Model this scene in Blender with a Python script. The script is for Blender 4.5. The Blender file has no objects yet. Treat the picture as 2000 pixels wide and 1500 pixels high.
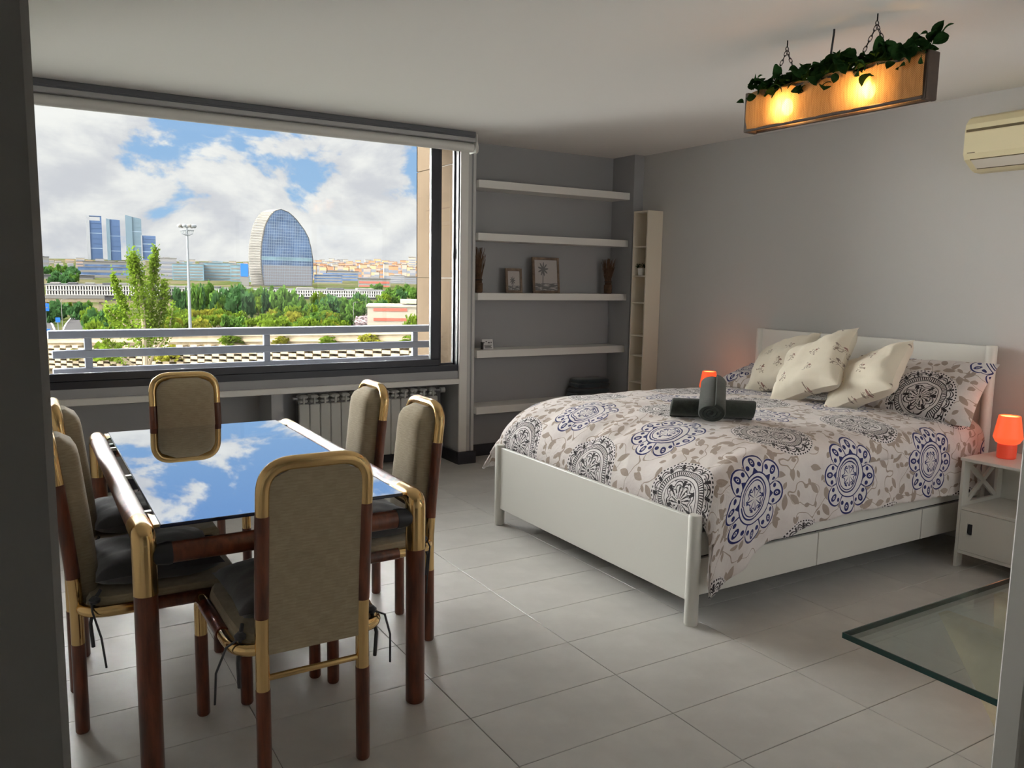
import bpy, math, random
from mathutils import Vector, Matrix, noise
random.seed(7)
PI = math.pi
sc = bpy.context.scene
COL = sc.collection

# ------------------------------------------------------------------ camera
F_PX, YAW, PITCH, ROLL, EYE = 1579.2, 0.547489, 0.128191, 0.0172767, 1.5
_cy, _sy, _cp, _sp = math.cos(YAW), math.sin(YAW), math.cos(PITCH), math.sin(PITCH)
FWD = Vector((_sy*_cp, _cy*_cp, -_sp)); _r = Vector((_cy, -_sy, 0)); _u = _r.cross(FWD)
RIGHT = math.cos(ROLL)*_r + math.sin(ROLL)*_u
UP = -math.sin(ROLL)*_r + math.cos(ROLL)*_u
CAM = Vector((0, 0, EYE))
cd = bpy.data.cameras.new('camera'); cam = bpy.data.objects.new('camera', cd); COL.objects.link(cam)
cd.sensor_fit = 'HORIZONTAL'; cd.sensor_width = 36.0; cd.lens = 36.0*F_PX/2000.0
cd.clip_start = 0.05; cd.clip_end = 30000
M = Matrix((RIGHT, UP, -FWD)).transposed().to_4x4(); M.translation = CAM
cam.matrix_world = M
sc.camera = cam

def ray(px, py):
    return RIGHT*((px-1000)/F_PX) - UP*((py-750)/F_PX) + FWD
def at_z(px, py, z): d = ray(px, py); return CAM + d*((z-EYE)/d.z)
def at_y(px, py, y): d = ray(px, py); return CAM + d*(y/d.y)
def at_x(px, py, x): d = ray(px, py); return CAM + d*(x/d.x)
def at_d(px, py, depth): return CAM + ray(px, py)*depth

# ------------------------------------------------------------------ view
vs = sc.view_settings
vs.view_transform = 'Standard'; vs.look = 'None'; vs.gamma = 1.0; vs.use_curve_mapping = False
vs.exposure = 0.0
sc.cycles.use_denoising = True
sc.cycles.max_bounces = 12; sc.cycles.diffuse_bounces = 9; sc.cycles.glossy_bounces = 4
sc.cycles.transparent_max_bounces = 16
sc.cycles.sample_clamp_indirect = 6.0
sc.cycles.caustics_reflective = False; sc.cycles.caustics_refractive = False

# ------------------------------------------------------------------ node maths
class V:
    def __init__(s, t, k): s.t = t; s.k = k
    def _m(s, op, *a, clamp=False):
        n = s.t.nodes.new('ShaderNodeMath'); n.operation = op; n.use_clamp = clamp
        for i, x in enumerate((s,)+a):
            if isinstance(x, V): s.t.links.new(x.k, n.inputs[i])
            else: n.inputs[i].default_value = x
        return V(s.t, n.outputs[0])
    def _rev(s, op, o):
        n = s.t.nodes.new('ShaderNodeMath'); n.operation = op
        n.inputs[0].default_value = o; s.t.links.new(s.k, n.inputs[1]); return V(s.t, n.outputs[0])
    def __add__(s, o): return s._m('ADD', o)
    __radd__ = __add__
    def __sub__(s, o): return s._m('SUBTRACT', o)
    def __rsub__(s, o): return s._rev('SUBTRACT', o)
    def __mul__(s, o): return s._m('MULTIPLY', o)
    __rmul__ = __mul__
    def __truediv__(s, o): return s._m('DIVIDE', o)
    def __lt__(s, o): return s._m('LESS_THAN', o)
    def __gt__(s, o): return s._m('GREATER_THAN', o)
    def __pow__(s, o): return s._m('POWER', o)
    def max(s, o): return s._m('MAXIMUM', o)
    def min(s, o): return s._m('MINIMUM', o)
    def abs(s): return s._m('ABSOLUTE')
    def sin(s): return s._m('SINE')
    def cos(s): return s._m('COSINE')
    def sqrt(s): return s._m('SQRT')
    def floor(s): return s._m('FLOOR')
    def atan2(s, o): return s._m('ARCTAN2', o)
    def clamp(s): return s._m('ADD', 0.0, clamp=True)
    def ramp(s, a, b):
        n = s.t.nodes.new('ShaderNodeMapRange'); n.interpolation_type = 'SMOOTHSTEP'
        s.t.links.new(s.k, n.inputs[0]); n.inputs[1].default_value = a; n.inputs[2].default_value = b
        return V(s.t, n.outputs[0])
def colmix(t, fac, a, b):
    n = t.nodes.new('ShaderNodeMix'); n.data_type = 'RGBA'
    for i, x in ((0, fac), (6, a), (7, b)):
        if isinstance(x, V): t.links.new(x.k, n.inputs[i])
        elif i == 0: n.inputs[0].default_value = x
        else: n.inputs[i].default_value = (*x, 1)
    return V(t, n.outputs[2])
def combine(t, x, y, z):
    n = t.nodes.new('ShaderNodeCombineXYZ')
    for i, q in enumerate((x, y, z)):
        if isinstance(q, V): t.links.new(q.k, n.inputs[i])
        else: n.inputs[i].default_value = q
    return V(t, n.outputs[0])
def separate(t, v):
    n = t.nodes.new('ShaderNodeSeparateXYZ'); t.links.new(v.k, n.inputs[0])
    return [V(t, o) for o in n.outputs]
def coords(t, which):
    n = t.nodes.new('ShaderNodeTexCoord'); return V(t, n.outputs[which])
def noise_tex(t, vec, scale, detail=4, rough=.5, out=0, dim='3D', dist=0.0):
    n = t.nodes.new('ShaderNodeTexNoise'); n.noise_dimensions = dim
    if vec is not None: t.links.new(vec.k, n.inputs['Vector'])
    n.inputs['Scale'].default_value = scale; n.inputs['Detail'].default_value = detail
    n.inputs['Roughness'].default_value = rough; n.inputs['Distortion'].default_value = dist
    return V(t, n.outputs[out])

# ------------------------------------------------------------------ world: blue sky with cumulus
W = bpy.data.worlds.new('sky'); sc.world = W; W.use_nodes = True
t = W.node_tree; t.nodes.clear()
dirn = coords(t, 'Generated')
dx, dy, dz = separate(t, dirn)
cv = combine(t, dx*6.6 + 2.9, dy*6.6 + 8.6, dz*11.5)
n1 = noise_tex(t, cv, 1.0, 9, .56, dist=.25)
cv2 = combine(t, dx*6.6 + 2.9, dy*6.6 + 8.6, dz*11.5 + .30)
n2 = noise_tex(t, cv2, 1.0, 6, .56, dist=.25)
hor = dz.max(0.0)
cover = n1 + (0.20 - hor*0.80).max(0.02)
dens = cover.ramp(.525, .585)
shade = ((n1 - n2)*2.6 + .50).clamp()
body = (cover.ramp(.60, .95)*-.10 + shade).clamp()
cloud = colmix(t, body.ramp(.15, .85), (.70, .705, .745), (1.0, .985, .95))
blue = colmix(t, hor.ramp(0.0, .5), (.38, .60, .86), (.10, .27, .70))
sky = colmix(t, dens, blue, cloud)
below = dz.ramp(-.06, -.02)
sky = colmix(t, below, (.30, .31, .28), sky)
bg = t.nodes.new('ShaderNodeBackground'); t.links.new(sky.k, bg.inputs[0]); bg.inputs[1].default_value = 1.0
wo = t.nodes.new('ShaderNodeOutputWorld'); t.links.new(bg.outputs[0], wo.inputs[0])

# ------------------------------------------------------------------ sun and soft sky light through the window
def sun(name, towards, strength, angle, color, mis=True):
    l = bpy.data.lights.new(name, 'SUN'); l.energy = strength; l.angle = math.radians(angle); l.color = color
    l.cycles.use_multiple_importance_sampling = mis
    o = bpy.data.objects.new(name, l); COL.objects.link(o)
    o.rotation_euler = Vector(towards).to_track_quat('-Z', 'Y').to_euler(); return o
sun('sun', (1.0, .03, -.95), 4.0, 1.0, (1.0, .93, .80))
sun('open_sky_daylight', (.40, -1.0, -.36), 21.0, 130, (1.0, .965, .91), mis=False)
sun('open_sky_daylight_side', (1.0, -.32, -.30), 30.0, 110, (1.0, .965, .91), mis=False)
sun('rear_fill_light', (-.15, 1.0, -.45), 8.0, 120, (1.0, .95, .88), mis=False)   # added fill lamp, reaches the room through added_fill_window behind the doorway wall

# ------------------------------------------------------------------ materials
MATS = {}
def new_mat(name):
    m = bpy.data.materials.new(name); m.use_nodes = True; MATS[name] = m
    tr = m.node_tree; return m, tr, tr.nodes['Principled BSDF']
def setp(b, **k):
    names = dict(color='Base Color', rough='Roughness', metal='Metallic', spec='Specular IOR Level', coat='Coat Weight',
                 sheen='Sheen Weight', trans='Transmission Weight', emit='Emission Color', es='Emission Strength')
    for a, v in k.items():
        b.inputs[names[a]].default_value = (*v, 1) if isinstance(v, tuple) else v
def mat(name, color, rough=.6, metal=0., var=0., vscale=6., bump=0., bscale=60., spec=.5, stretch=None, coat=0., sheen=0.):
    m, tr, b = new_mat(name); setp(b, color=color, rough=rough, metal=metal, spec=spec, coat=coat, sheen=sheen)
    if var or bump:
        co = coords(tr, 'Object')
        if stretch:
            x, y, z = separate(tr, co); co = combine(tr, x*stretch[0], y*stretch[1], z*stretch[2])
    if var:
        n = noise_tex(tr, co, vscale, 5, .6)
        d = tuple(max(0, c*(1-var)) for c in color); l = tuple(min(1, c*(1+var)) for c in color)
        tr.links.new(colmix(tr, n.ramp(.3, .7), d, l).k, b.inputs['Base Color'])
    if bump:
        n = noise_tex(tr, co, bscale, 4, .6)
        bn = tr.nodes.new('ShaderNodeBump'); bn.inputs['Strength'].default_value = bump; bn.inputs['Distance'].default_value = .004
        tr.links.new(n.k, bn.inputs['Height']); tr.links.new(bn.outputs[0], b.inputs['Normal'])
    return m
def two_sided(name, color, trans, var=.35, vscale=3., rough=.7):
    m, tr, b = new_mat(name); setp(b, color=color, rough=rough, spec=.0)
    n = noise_tex(tr, coords(tr, 'Object'), vscale, 3)
    c = colmix(tr, n.ramp(.3, .7), tuple(x*(1-var) for x in color), tuple(min(1, x*(1+var)) for x in color))
    tr.links.new(c.k, b.inputs['Base Color'])
    tl = tr.nodes.new('ShaderNodeBsdfTranslucent'); tr.links.new(c.k, tl.inputs[0])
    mx = tr.nodes.new('ShaderNodeMixShader'); mx.inputs[0].default_value = trans
    tr.links.new(b.outputs[0], mx.inputs[1]); tr.links.new(tl.outputs[0], mx.inputs[2])
    tr.links.new(mx.outputs[0], tr.nodes['Material Output'].inputs[0]); return m
def glass(name, tint, gloss=.06, rough=0.):
    m, tr, b = new_mat(name); tr.nodes.remove(b)
    tp = tr.nodes.new('ShaderNodeBsdfTransparent'); tp.inputs[0].default_value = (*tint, 1)
    gl = tr.nodes.new('ShaderNodeBsdfGlossy'); gl.inputs['Roughness'].default_value = rough
    mx = tr.nodes.new('ShaderNodeMixShader')
    fr = tr.nodes.new('ShaderNodeFresnel'); fr.inputs[0].default_value = 1.45
    k = (V(tr, fr.outputs[0])*(gloss/.04)).clamp(); tr.links.new(k.k, mx.inputs[0])
    tr.links.new(tp.outputs[0], mx.inputs[1]); tr.links.new(gl.outputs[0], mx.inputs[2])
    tr.links.new(mx.outputs[0], tr.nodes['Material Output'].inputs[0]); return m

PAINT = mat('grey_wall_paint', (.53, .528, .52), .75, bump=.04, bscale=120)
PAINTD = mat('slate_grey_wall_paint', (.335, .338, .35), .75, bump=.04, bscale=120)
PAINTW = mat('white_wall_paint', (.82, .81, .79), .75, bump=.04, bscale=120)
CEIL = mat('ceiling_white', (.85, .835, .81), .85, bump=.03, bscale=80)
WHITE = mat('white_paint', (.78, .77, .74), .45)
LACQ = mat('white_lacquer', (.76, .75, .70), .38)
CREAMY = mat('cream_shelf_laminate', (.72, .66, .55), .5)
TILE = mat('grey_floor_tile', (.60, .585, .56), .34, var=.10, vscale=2.2, bump=.05, bscale=25)
GROUT = mat('grout', (.20, .195, .185), .9)
NAVY = mat('dark_skirting', (.018, .019, .028), .5)
FRAME = mat('dark_window_frame', (.016, .018, .028), .35)
ALU = mat('grey_blind_metal', (.42, .42, .43), .4, metal=.3)
ALUD = mat('dark_blind_track', (.10, .105, .12), .5)
WOOD = mat('mahogany', (.125, .033, .014), .30, var=.5, vscale=9, stretch=(4, 4, .6), coat=.15)
BRASS = mat('polished_brass', (.80, .55, .25), .15, metal=1.)
BLACKP = mat('black_plastic', (.012, .013, .018), .4)
MIRROR, _tr, _b = new_mat('black_mirror_glass'); setp(_b, color=(.74, .77, .82), rough=0., metal=1.)
GEDGE = mat('dark_glass_edge', (.012, .018, .045), .1)
GREYF = mat('dark_grey_cushion', (.045, .045, .050), .9, var=.2, vscale=14, bump=.15, bscale=40, sheen=.3)
TOWEL = mat('dark_green_towel', (.017, .024, .020), .95, var=.3, vscale=40, bump=.6, bscale=220, sheen=.2)
TEAL = mat('dark_teal_towel', (.012, .024, .032), .95, bump=.5, bscale=200, sheen=.3)
STONE = mat('beige_stone', (0.06992, 0.05295, 0.03721), .7, spec=.0, var=.06, vscale=3)
RAIL = mat('grey_rail_paint', (0.3468, 0.3672, 0.4182), .45, spec=.0)
GLASSP = glass('window_glass', (.97, .985, .985), .035)
TGLASS = glass('green_table_glass', (.90, .95, .925), .022)
TEDGE = mat('green_glass_edge', (.010, .035, .032), .12)
TRAV = mat('travertine', (.62, .52, .36), .6, var=.15, vscale=7)
LEAF = two_sided('planter_leaf', (.016, .042, .013), .15, vscale=30, rough=.5)
CHAINM = mat('black_iron_chain', (.012, .011, .010), .5, metal=.5)
DARKWOOD = mat('dark_planter_wood', (.035, .020, .012), .7, var=.3, vscale=14)
ACM = mat('ivory_air_conditioner', (.72, .65, .42), .45)
ACG = mat('air_conditioner_flap', (.70, .66, .58), .4)
ACD = mat('air_conditioner_groove', (.10, .075, .03), .7)
POT = mat('white_pot', (.8, .8, .78), .4)
TWIG = mat('dried_twig', (.10, .055, .030), .9, var=.4, vscale=20)
FRAMEW = mat('brown_frame_wood', (.16, .11, .075), .6, var=.3, vscale=25)
CARD = mat('white_card', (.55, .55, .55), .6)
INK = mat('dark_ink', (.05, .05, .05), .7)
RADW = mat('radiator_enamel', (.58, .58, .55), .4)
RADD = mat('radiator_gap', (.12, .12, .12), .6)

# woven beige chair fabric
FABRIC, tr, b = new_mat('beige_woven_fabric'); setp(b, rough=.9, sheen=.3, spec=.2)
co = coords(tr, 'Object'); x, y, z = separate(tr, co)
ck = ((x*26 + y*26).floor() + (z*26).floor())*.5
ck = (ck - ck.floor())*2
st = ck*((z*620).sin()) + (1-ck)*((z*620).sin()*.6)
nz = noise_tex(tr, combine(tr, x*40, y*40, z*260), 1, 3)
c = colmix(tr, (nz*.66 + ck*.06 + st*.05 + .12).clamp(), (.26, .205, .125), (.52, .435, .30))
tr.links.new(c.k, b.inputs['Base Color'])
bn = tr.nodes.new('ShaderNodeBump'); bn.inputs['Strength'].default_value = .35; bn.inputs['Distance'].default_value = .003
tr.links.new((nz + ck*.2).k, bn.inputs['Height']); tr.links.new(bn.outputs[0], b.inputs['Normal'])

# printed cotton of the duvet cover and pillowcases: blue flower medallions, black mandalas, taupe leaves
PRINT, tr, b = new_mat('printed_cotton'); setp(b, rough=.85, spec=.15, sheen=.2)
uv = coords(tr, 'UV'); U, Vv, _ = separate(tr, uv)
PU, PV = .66, .68
def lattice(u0, v0):
    a = (U-u0)/PU; a = (a - (a+.5).floor())*PU
    c_ = (Vv-v0)/PV; c_ = (c_ - (c_+.5).floor())*PV
    return (a*a + c_*c_).sqrt(), c_.atan2(a)
def band(q, w): return q.abs() < w
# blue flower
r, th = lattice(2.73, 2.30)
a8 = th*(8/(2*PI)) + 10.15; a8 = a8 - (a8+.5).floor()
ang = a8*(2*PI/8); lx = r*ang.sin(); ly = r*ang.cos()
Rp = (1.0 - (a8*2)*(a8*2)).max(0.0).sqrt()*.062 + .122
inblue = r < Rp
bl = band(r-Rp, .0045)
bl = bl.max((lx.abs() > (ly*.414-.0035))*inblue*(r > .104))
bl = bl.max(band(r-.104, .003))
big = ((lx*lx)*1.6 + (ly-.152)*(ly-.152)*.7).sqrt()
bl = bl.max((big < .0185)*(big > .008)).max(big < .004)
for sx in (-1, 1):
    dd = ((lx-sx*.034)*(lx-sx*.034) + (ly-.133)*(ly-.133)).sqrt(); bl = bl.max(dd < .0105)
bl = bl.max((lx.abs() < (.128-ly)*.75)*(ly > .106)*((a8*0+th).sin() > -.5))
a4 = th*(4/PI)
R2 = (a4*.5 + .3).sin().abs()*.022 + .066
bl = bl.max(band(r-R2, .0035)).max(band(r-R2+.012, .0025))
bl = bl.max(((th*8).cos() > .86)*(r < .046)*(r > .008))
bl = bl.max(band(r-((th*8).cos()*.006+.044), .003))
bl = bl.max(((th*6).cos() > .55)*band(r-.052, .005))
bl = bl*(r < (Rp+.005))
# black mandala
q, tk = lattice(2.40, 2.62)
inblack = q < .190
bk = band(q-.184, .0035)*((tk*64).cos() > -.1)
sc16 = (tk*8).sin().abs()
bk = bk.max(band(q-(sc16*.020+.152), .003)).max(band(q-(sc16*.014+.146), .002))
bk = bk.max(((tk*16).cos() > .80)*(q > .150)*(q < .176))
bk = bk.max((q > .118)*(q < .137)*((tk*76).cos() > .1))
bk = bk.max(band(q-.140, .0025)).max(band(q-.115, .0022)).max(band(q-.098, .0018))
ng = noise_tex(tr, uv, 75, 2, .5)
s4 = (tk*4).sin().abs(); s6 = (tk*6).cos()
bk = bk.max(band(q-(s4*.022+.066), .0032)).max(band(q-(s4*.018+.052), .0025))
bk = bk.max((q < (s4*.020+.046))*(q > .012)*((tk*16 + q*60).sin() > .15)*(ng > .40))
bk = bk.max((s6 > .80)*(q > .060)*(q < .092)).max(q < .008)
bk = bk.max((q > .141)*(q < .172)*(ng > .60))
bk = bk.max((q < .098)*(ng > .64))
bk = bk*inblack
# taupe leaves and vines
def leaves(scale, L, Wd, cut):
    vo = tr.nodes.new('ShaderNodeTexVoronoi'); vo.voronoi_dimensions = '2D'; vo.inputs['Scale'].default_value = scale
    tr.links.new(uv.k, vo.inputs['Vector'])
    px_, py_, _z = separate(tr, V(tr, vo.outputs['Position']))
    cr, cg, cb = separate(tr, V(tr, vo.outputs['Color']))
    gx, gy = U-px_, Vv-py_
    an = cr*6.283; ca, sa = an.cos(), an.sin()
    ex = gx*ca + gy*sa; ey = gy*ca - gx*sa
    prof = (1.0 - (ex/L)*(ex/L)).max(0.0)*Wd
    return (ey.abs() < prof)*(cg > cut)
lf = leaves(10.5, .038, .0165, .30).max(leaves(19, .020, .011, .55))
vn = noise_tex(tr, uv, 7, 1, .4)
lf = lf.max(band(vn-.5, .0065))
lf = lf*(1-inblack)*(1-(r < (Rp+.006)))
wv = noise_tex(tr, uv, 9, 3)
base = colmix(tr, wv.ramp(.3, .7), (.66, .60, .585), (.73, .68, .66))
inside = inblack.max(inblue)
base = colmix(tr, inside*.5, base, (.76, .74, .76))
pc = colmix(tr, lf, base, (.355, .285, .24))
pc = colmix(tr, bk, pc, (.028, .022, .026))
pc = colmix(tr, bl, pc, (.016, .020, .115))
tr.links.new(pc.k, b.inputs['Base Color'])
bn = tr.nodes.new('ShaderNodeBump'); bn.inputs['Strength'].default_value = .5; bn.inputs['Distance'].default_value = .02
tr.links.new(noise_tex(tr, uv, 14, 4, .6, dist=.8).k, bn.inputs['Height']); tr.links.new(bn.outputs[0], b.inputs['Normal'])

# cream cushion cotton with small brown sprigs
SPRIG, tr, b = new_mat('cream_sprigged_cotton'); setp(b, rough=.88, spec=.15, sheen=.2)
uv = coords(tr, 'UV'); U, Vv, _ = separate(tr, uv)
vo = tr.nodes.new('ShaderNodeTexVoronoi'); vo.voronoi_dimensions = '2D'; vo.inputs['Scale'].default_value = 6.3; vo.inputs['Randomness'].default_value = .55
tr.links.new(uv.k, vo.inputs['Vector'])
px_, py_, _ = separate(tr, V(tr, vo.outputs['Position'])); cr, cg, cb = separate(tr, V(tr, vo.outputs['Color']))
gx, gy = U-px_, Vv-py_; rr = (gx*gx + gy*gy).sqrt(); tt = gy.atan2(gx) + cr*6.28
sp = (band(rr-((tt*5).cos()*.008+.018), .0022)).max((rr < .007)*(rr > .003)).max(((tt*3).cos() > .90)*(rr < .036))
sp = sp*(noise_tex(tr, uv, 90, 2) > .45)
red = ((gx-.012)*(gx-.012) + (gy-.016)*(gy-.016)).sqrt() < .007
c = colmix(tr, sp*.85, (.74, .68, .56), (.17, .115, .085)); c = colmix(tr, red*.8, c, (.20, .06, .05))
tr.links.new(c.k, b.inputs['Base Color'])
bn = tr.nodes.new('ShaderNodeBump'); bn.inputs['Strength'].default_value = .35; bn.inputs['Distance'].default_value = .01
tr.links.new(noise_tex(tr, combine(tr, U*26, Vv*9, 0.0), 1, 3, .5, dist=.5).k, bn.inputs['Height']); tr.links.new(bn.outputs[0], b.inputs['Normal'])

# burlap: open weave, lets the bulbs glow through
BURLAP, tr, b = new_mat('burlap'); setp(b, rough=.95, spec=.1)
uv = coords(tr, 'UV'); U, Vv, _ = separate(tr, uv)
wv = ((U*900).sin()*(Vv*900).sin())*.5 + noise_tex(tr, combine(tr, U*120, Vv*14, 0.), 1, 3)*.9
c = colmix(tr, wv.ramp(.2, .8), (.27, .17, .08), (.56, .38, .20)); tr.links.new(c.k, b.inputs['Base Color'])
tl = tr.nodes.new('ShaderNodeBsdfTranslucent'); tr.links.new(c.k, tl.inputs[0])
mx = tr.nodes.new('ShaderNodeMixShader'); mx.inputs[0].default_value = .65
tr.links.new(b.outputs[0], mx.inputs[1]); tr.links.new(tl.outputs[0], mx.inputs[2])
tp = tr.nodes.new('ShaderNodeBsdfTransparent')
mx2 = tr.nodes.new('ShaderNodeMixShader'); tr.links.new(((wv.ramp(.55, .95))*.07+.008).k, mx2.inputs[0])
tr.links.new(mx.outputs[0], mx2.inputs[1]); tr.links.new(tp.outputs[0], mx2.inputs[2])
tr.links.new(mx2.outputs[0], tr.nodes['Material Output'].inputs[0])
def emitter(name, color, strength):
    m, tr, b = new_mat(name); setp(b, color=color, emit=color, es=strength, rough=.5); return m
BULB = emitter('warm_bulb', (1.0, .52, .16), 110.0)
SHADE = emitter('glowing_orange_glass', (1.0, .115, .035), .80)
SHADEB = emitter('dim_orange_glass_base', (.75, .07, .03), .22)
SHADEI = emitter('lamp_inside_glow', (1.0, .55, .16), 2.2)

# palm print for the picture frames
def palm(name, sx, sy):
    m, tr, b = new_mat(name); setp(b, rough=.4)
    U, Vv, _ = separate(tr, coords(tr, 'UV'))
    gx, gy = U-sx, Vv-sy; rr = (gx*gx + gy*gy).sqrt(); tt = gy.atan2(gx)
    cr = (rr < ((tt*9 + 1).sin()*.07 + .13 + noise_tex(tr, combine(tr, U, Vv, 0.), 30, 2)*.06))
    tk = ((U-sx+.06*(sy-Vv)).abs() < .02)*(Vv < sy)
    sea = (Vv < .24)*(noise_tex(tr, combine(tr, U*3, Vv*40, 0.), 1, 2) > .45)
    c = colmix(tr, cr.max(tk).max(sea)*.8, (.42, .39, .38), (.06, .065, .07))
    tr.links.new(c.k, b.inputs['Base Color']); return m

# exterior
GROUND, tr, b = new_mat('scrub_ground'); setp(b, rough=.95, spec=0.)
co = coords(tr, 'Object')
n = noise_tex(tr, co, .012, 6, .6); n_ = noise_tex(tr, co, .05, 5, .6)
c = colmix(tr, n.ramp(.42, .58), (.036, .046, .013), (.075, .062, .04)); c = colmix(tr, n_.ramp(.5, .7), c, (.025, .036, .012))
tr.links.new(c.k, b.inputs['Base Color'])
ASPH = mat('asphalt', (0.05145, 0.04974, 0.04974), .9, spec=.0); LINE = mat('road_paint', (0.28, 0.273, 0.252), .8, spec=.0)
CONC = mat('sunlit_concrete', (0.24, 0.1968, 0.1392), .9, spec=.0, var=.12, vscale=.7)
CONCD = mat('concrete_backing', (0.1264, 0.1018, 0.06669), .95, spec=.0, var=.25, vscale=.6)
LATW = mat('white_cladding', (0.1641, 0.1591, 0.1492), .6, spec=.0); OFFG = mat('grey_roofing', (0.07644, 0.07644, 0.08008), .8, spec=.0)
BGLASS = mat('blue_curtain_wall', (0.07258, 0.1141, 0.2074), .22, var=.35, vscale=.05, spec=.1)
BGLASS2 = mat('teal_curtain_wall', (0.154, 0.238, 0.28), .25, spec=.0, var=.25, vscale=.04)
TGL1 = mat('tower_blue_glass', (0.07254, 0.1116, 0.2009), .3, spec=.0); TGL2 = mat('tower_teal_glass', (0.1241, 0.1719, 0.2101), .3, spec=.0)
TGL3 = mat('tower_pale_side', (0.2448, 0.253, 0.2693), .5, spec=.0)
MULL = mat('pale_mullion', (0.2722, 0.3402, 0.4158), .5, spec=.0); LOUV = mat('pale_louver', (0.13, 0.1231, 0.1124), .6, spec=.0)
BAND = mat('brown_lower_glass', (.20, .19, .20), .4, spec=.0)
TERRA = [mat('terracotta_wall', (0.3308, 0.1711, 0.09696), .9, spec=.0), mat('ochre_wall', (0.3765, 0.2624, 0.154), .9, spec=.0), mat('pale_pink_wall', (0.2976, 0.2232, 0.186), .9, spec=.0),
         mat('cream_wall', (0.2842, 0.2558, 0.2111), .9, spec=.0), mat('grey_wall', (0.225, 0.2205, 0.2205), .9, spec=.0)]
FINW = mat('white_concrete_fin', (.42, .41, .39), .7, spec=.0); WIN = mat('dark_far_window', (.16, .17, .20), .4, spec=.0); ROOFT = mat('brown_roof', (0.1323, 0.08505, 0.063), .9, spec=.0)
REDB = mat('red_window_band', (0.336, 0.096, 0.072), .7, spec=.0); SIGNB = mat('blue_sign', (.03, .13, .50), .5, spec=.0)
TREES = [two_sided('bright_foliage', (0.08517, 0.1316, 0.01354), .35, vscale=.5), two_sided('mid_foliage', (0.06212, 0.1243, 0.02174), .3, vscale=.5),
         two_sided('dark_foliage', (0.03525, 0.08222, 0.02742), .25, vscale=.5), two_sided('yellow_foliage', (0.1426, 0.1426, 0.01782), .35, vscale=.5)]
BARK = mat('bark', (.24, .20, .14), .95, spec=.0)
STEEL = mat('galvanised_steel', (0.19, 0.205, 0.22), .5, spec=.0)
CARS = mat('parked_car_paint', (0.275, 0.21, 0.21), .4, spec=.0, var=.7, vscale=.6)

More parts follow.
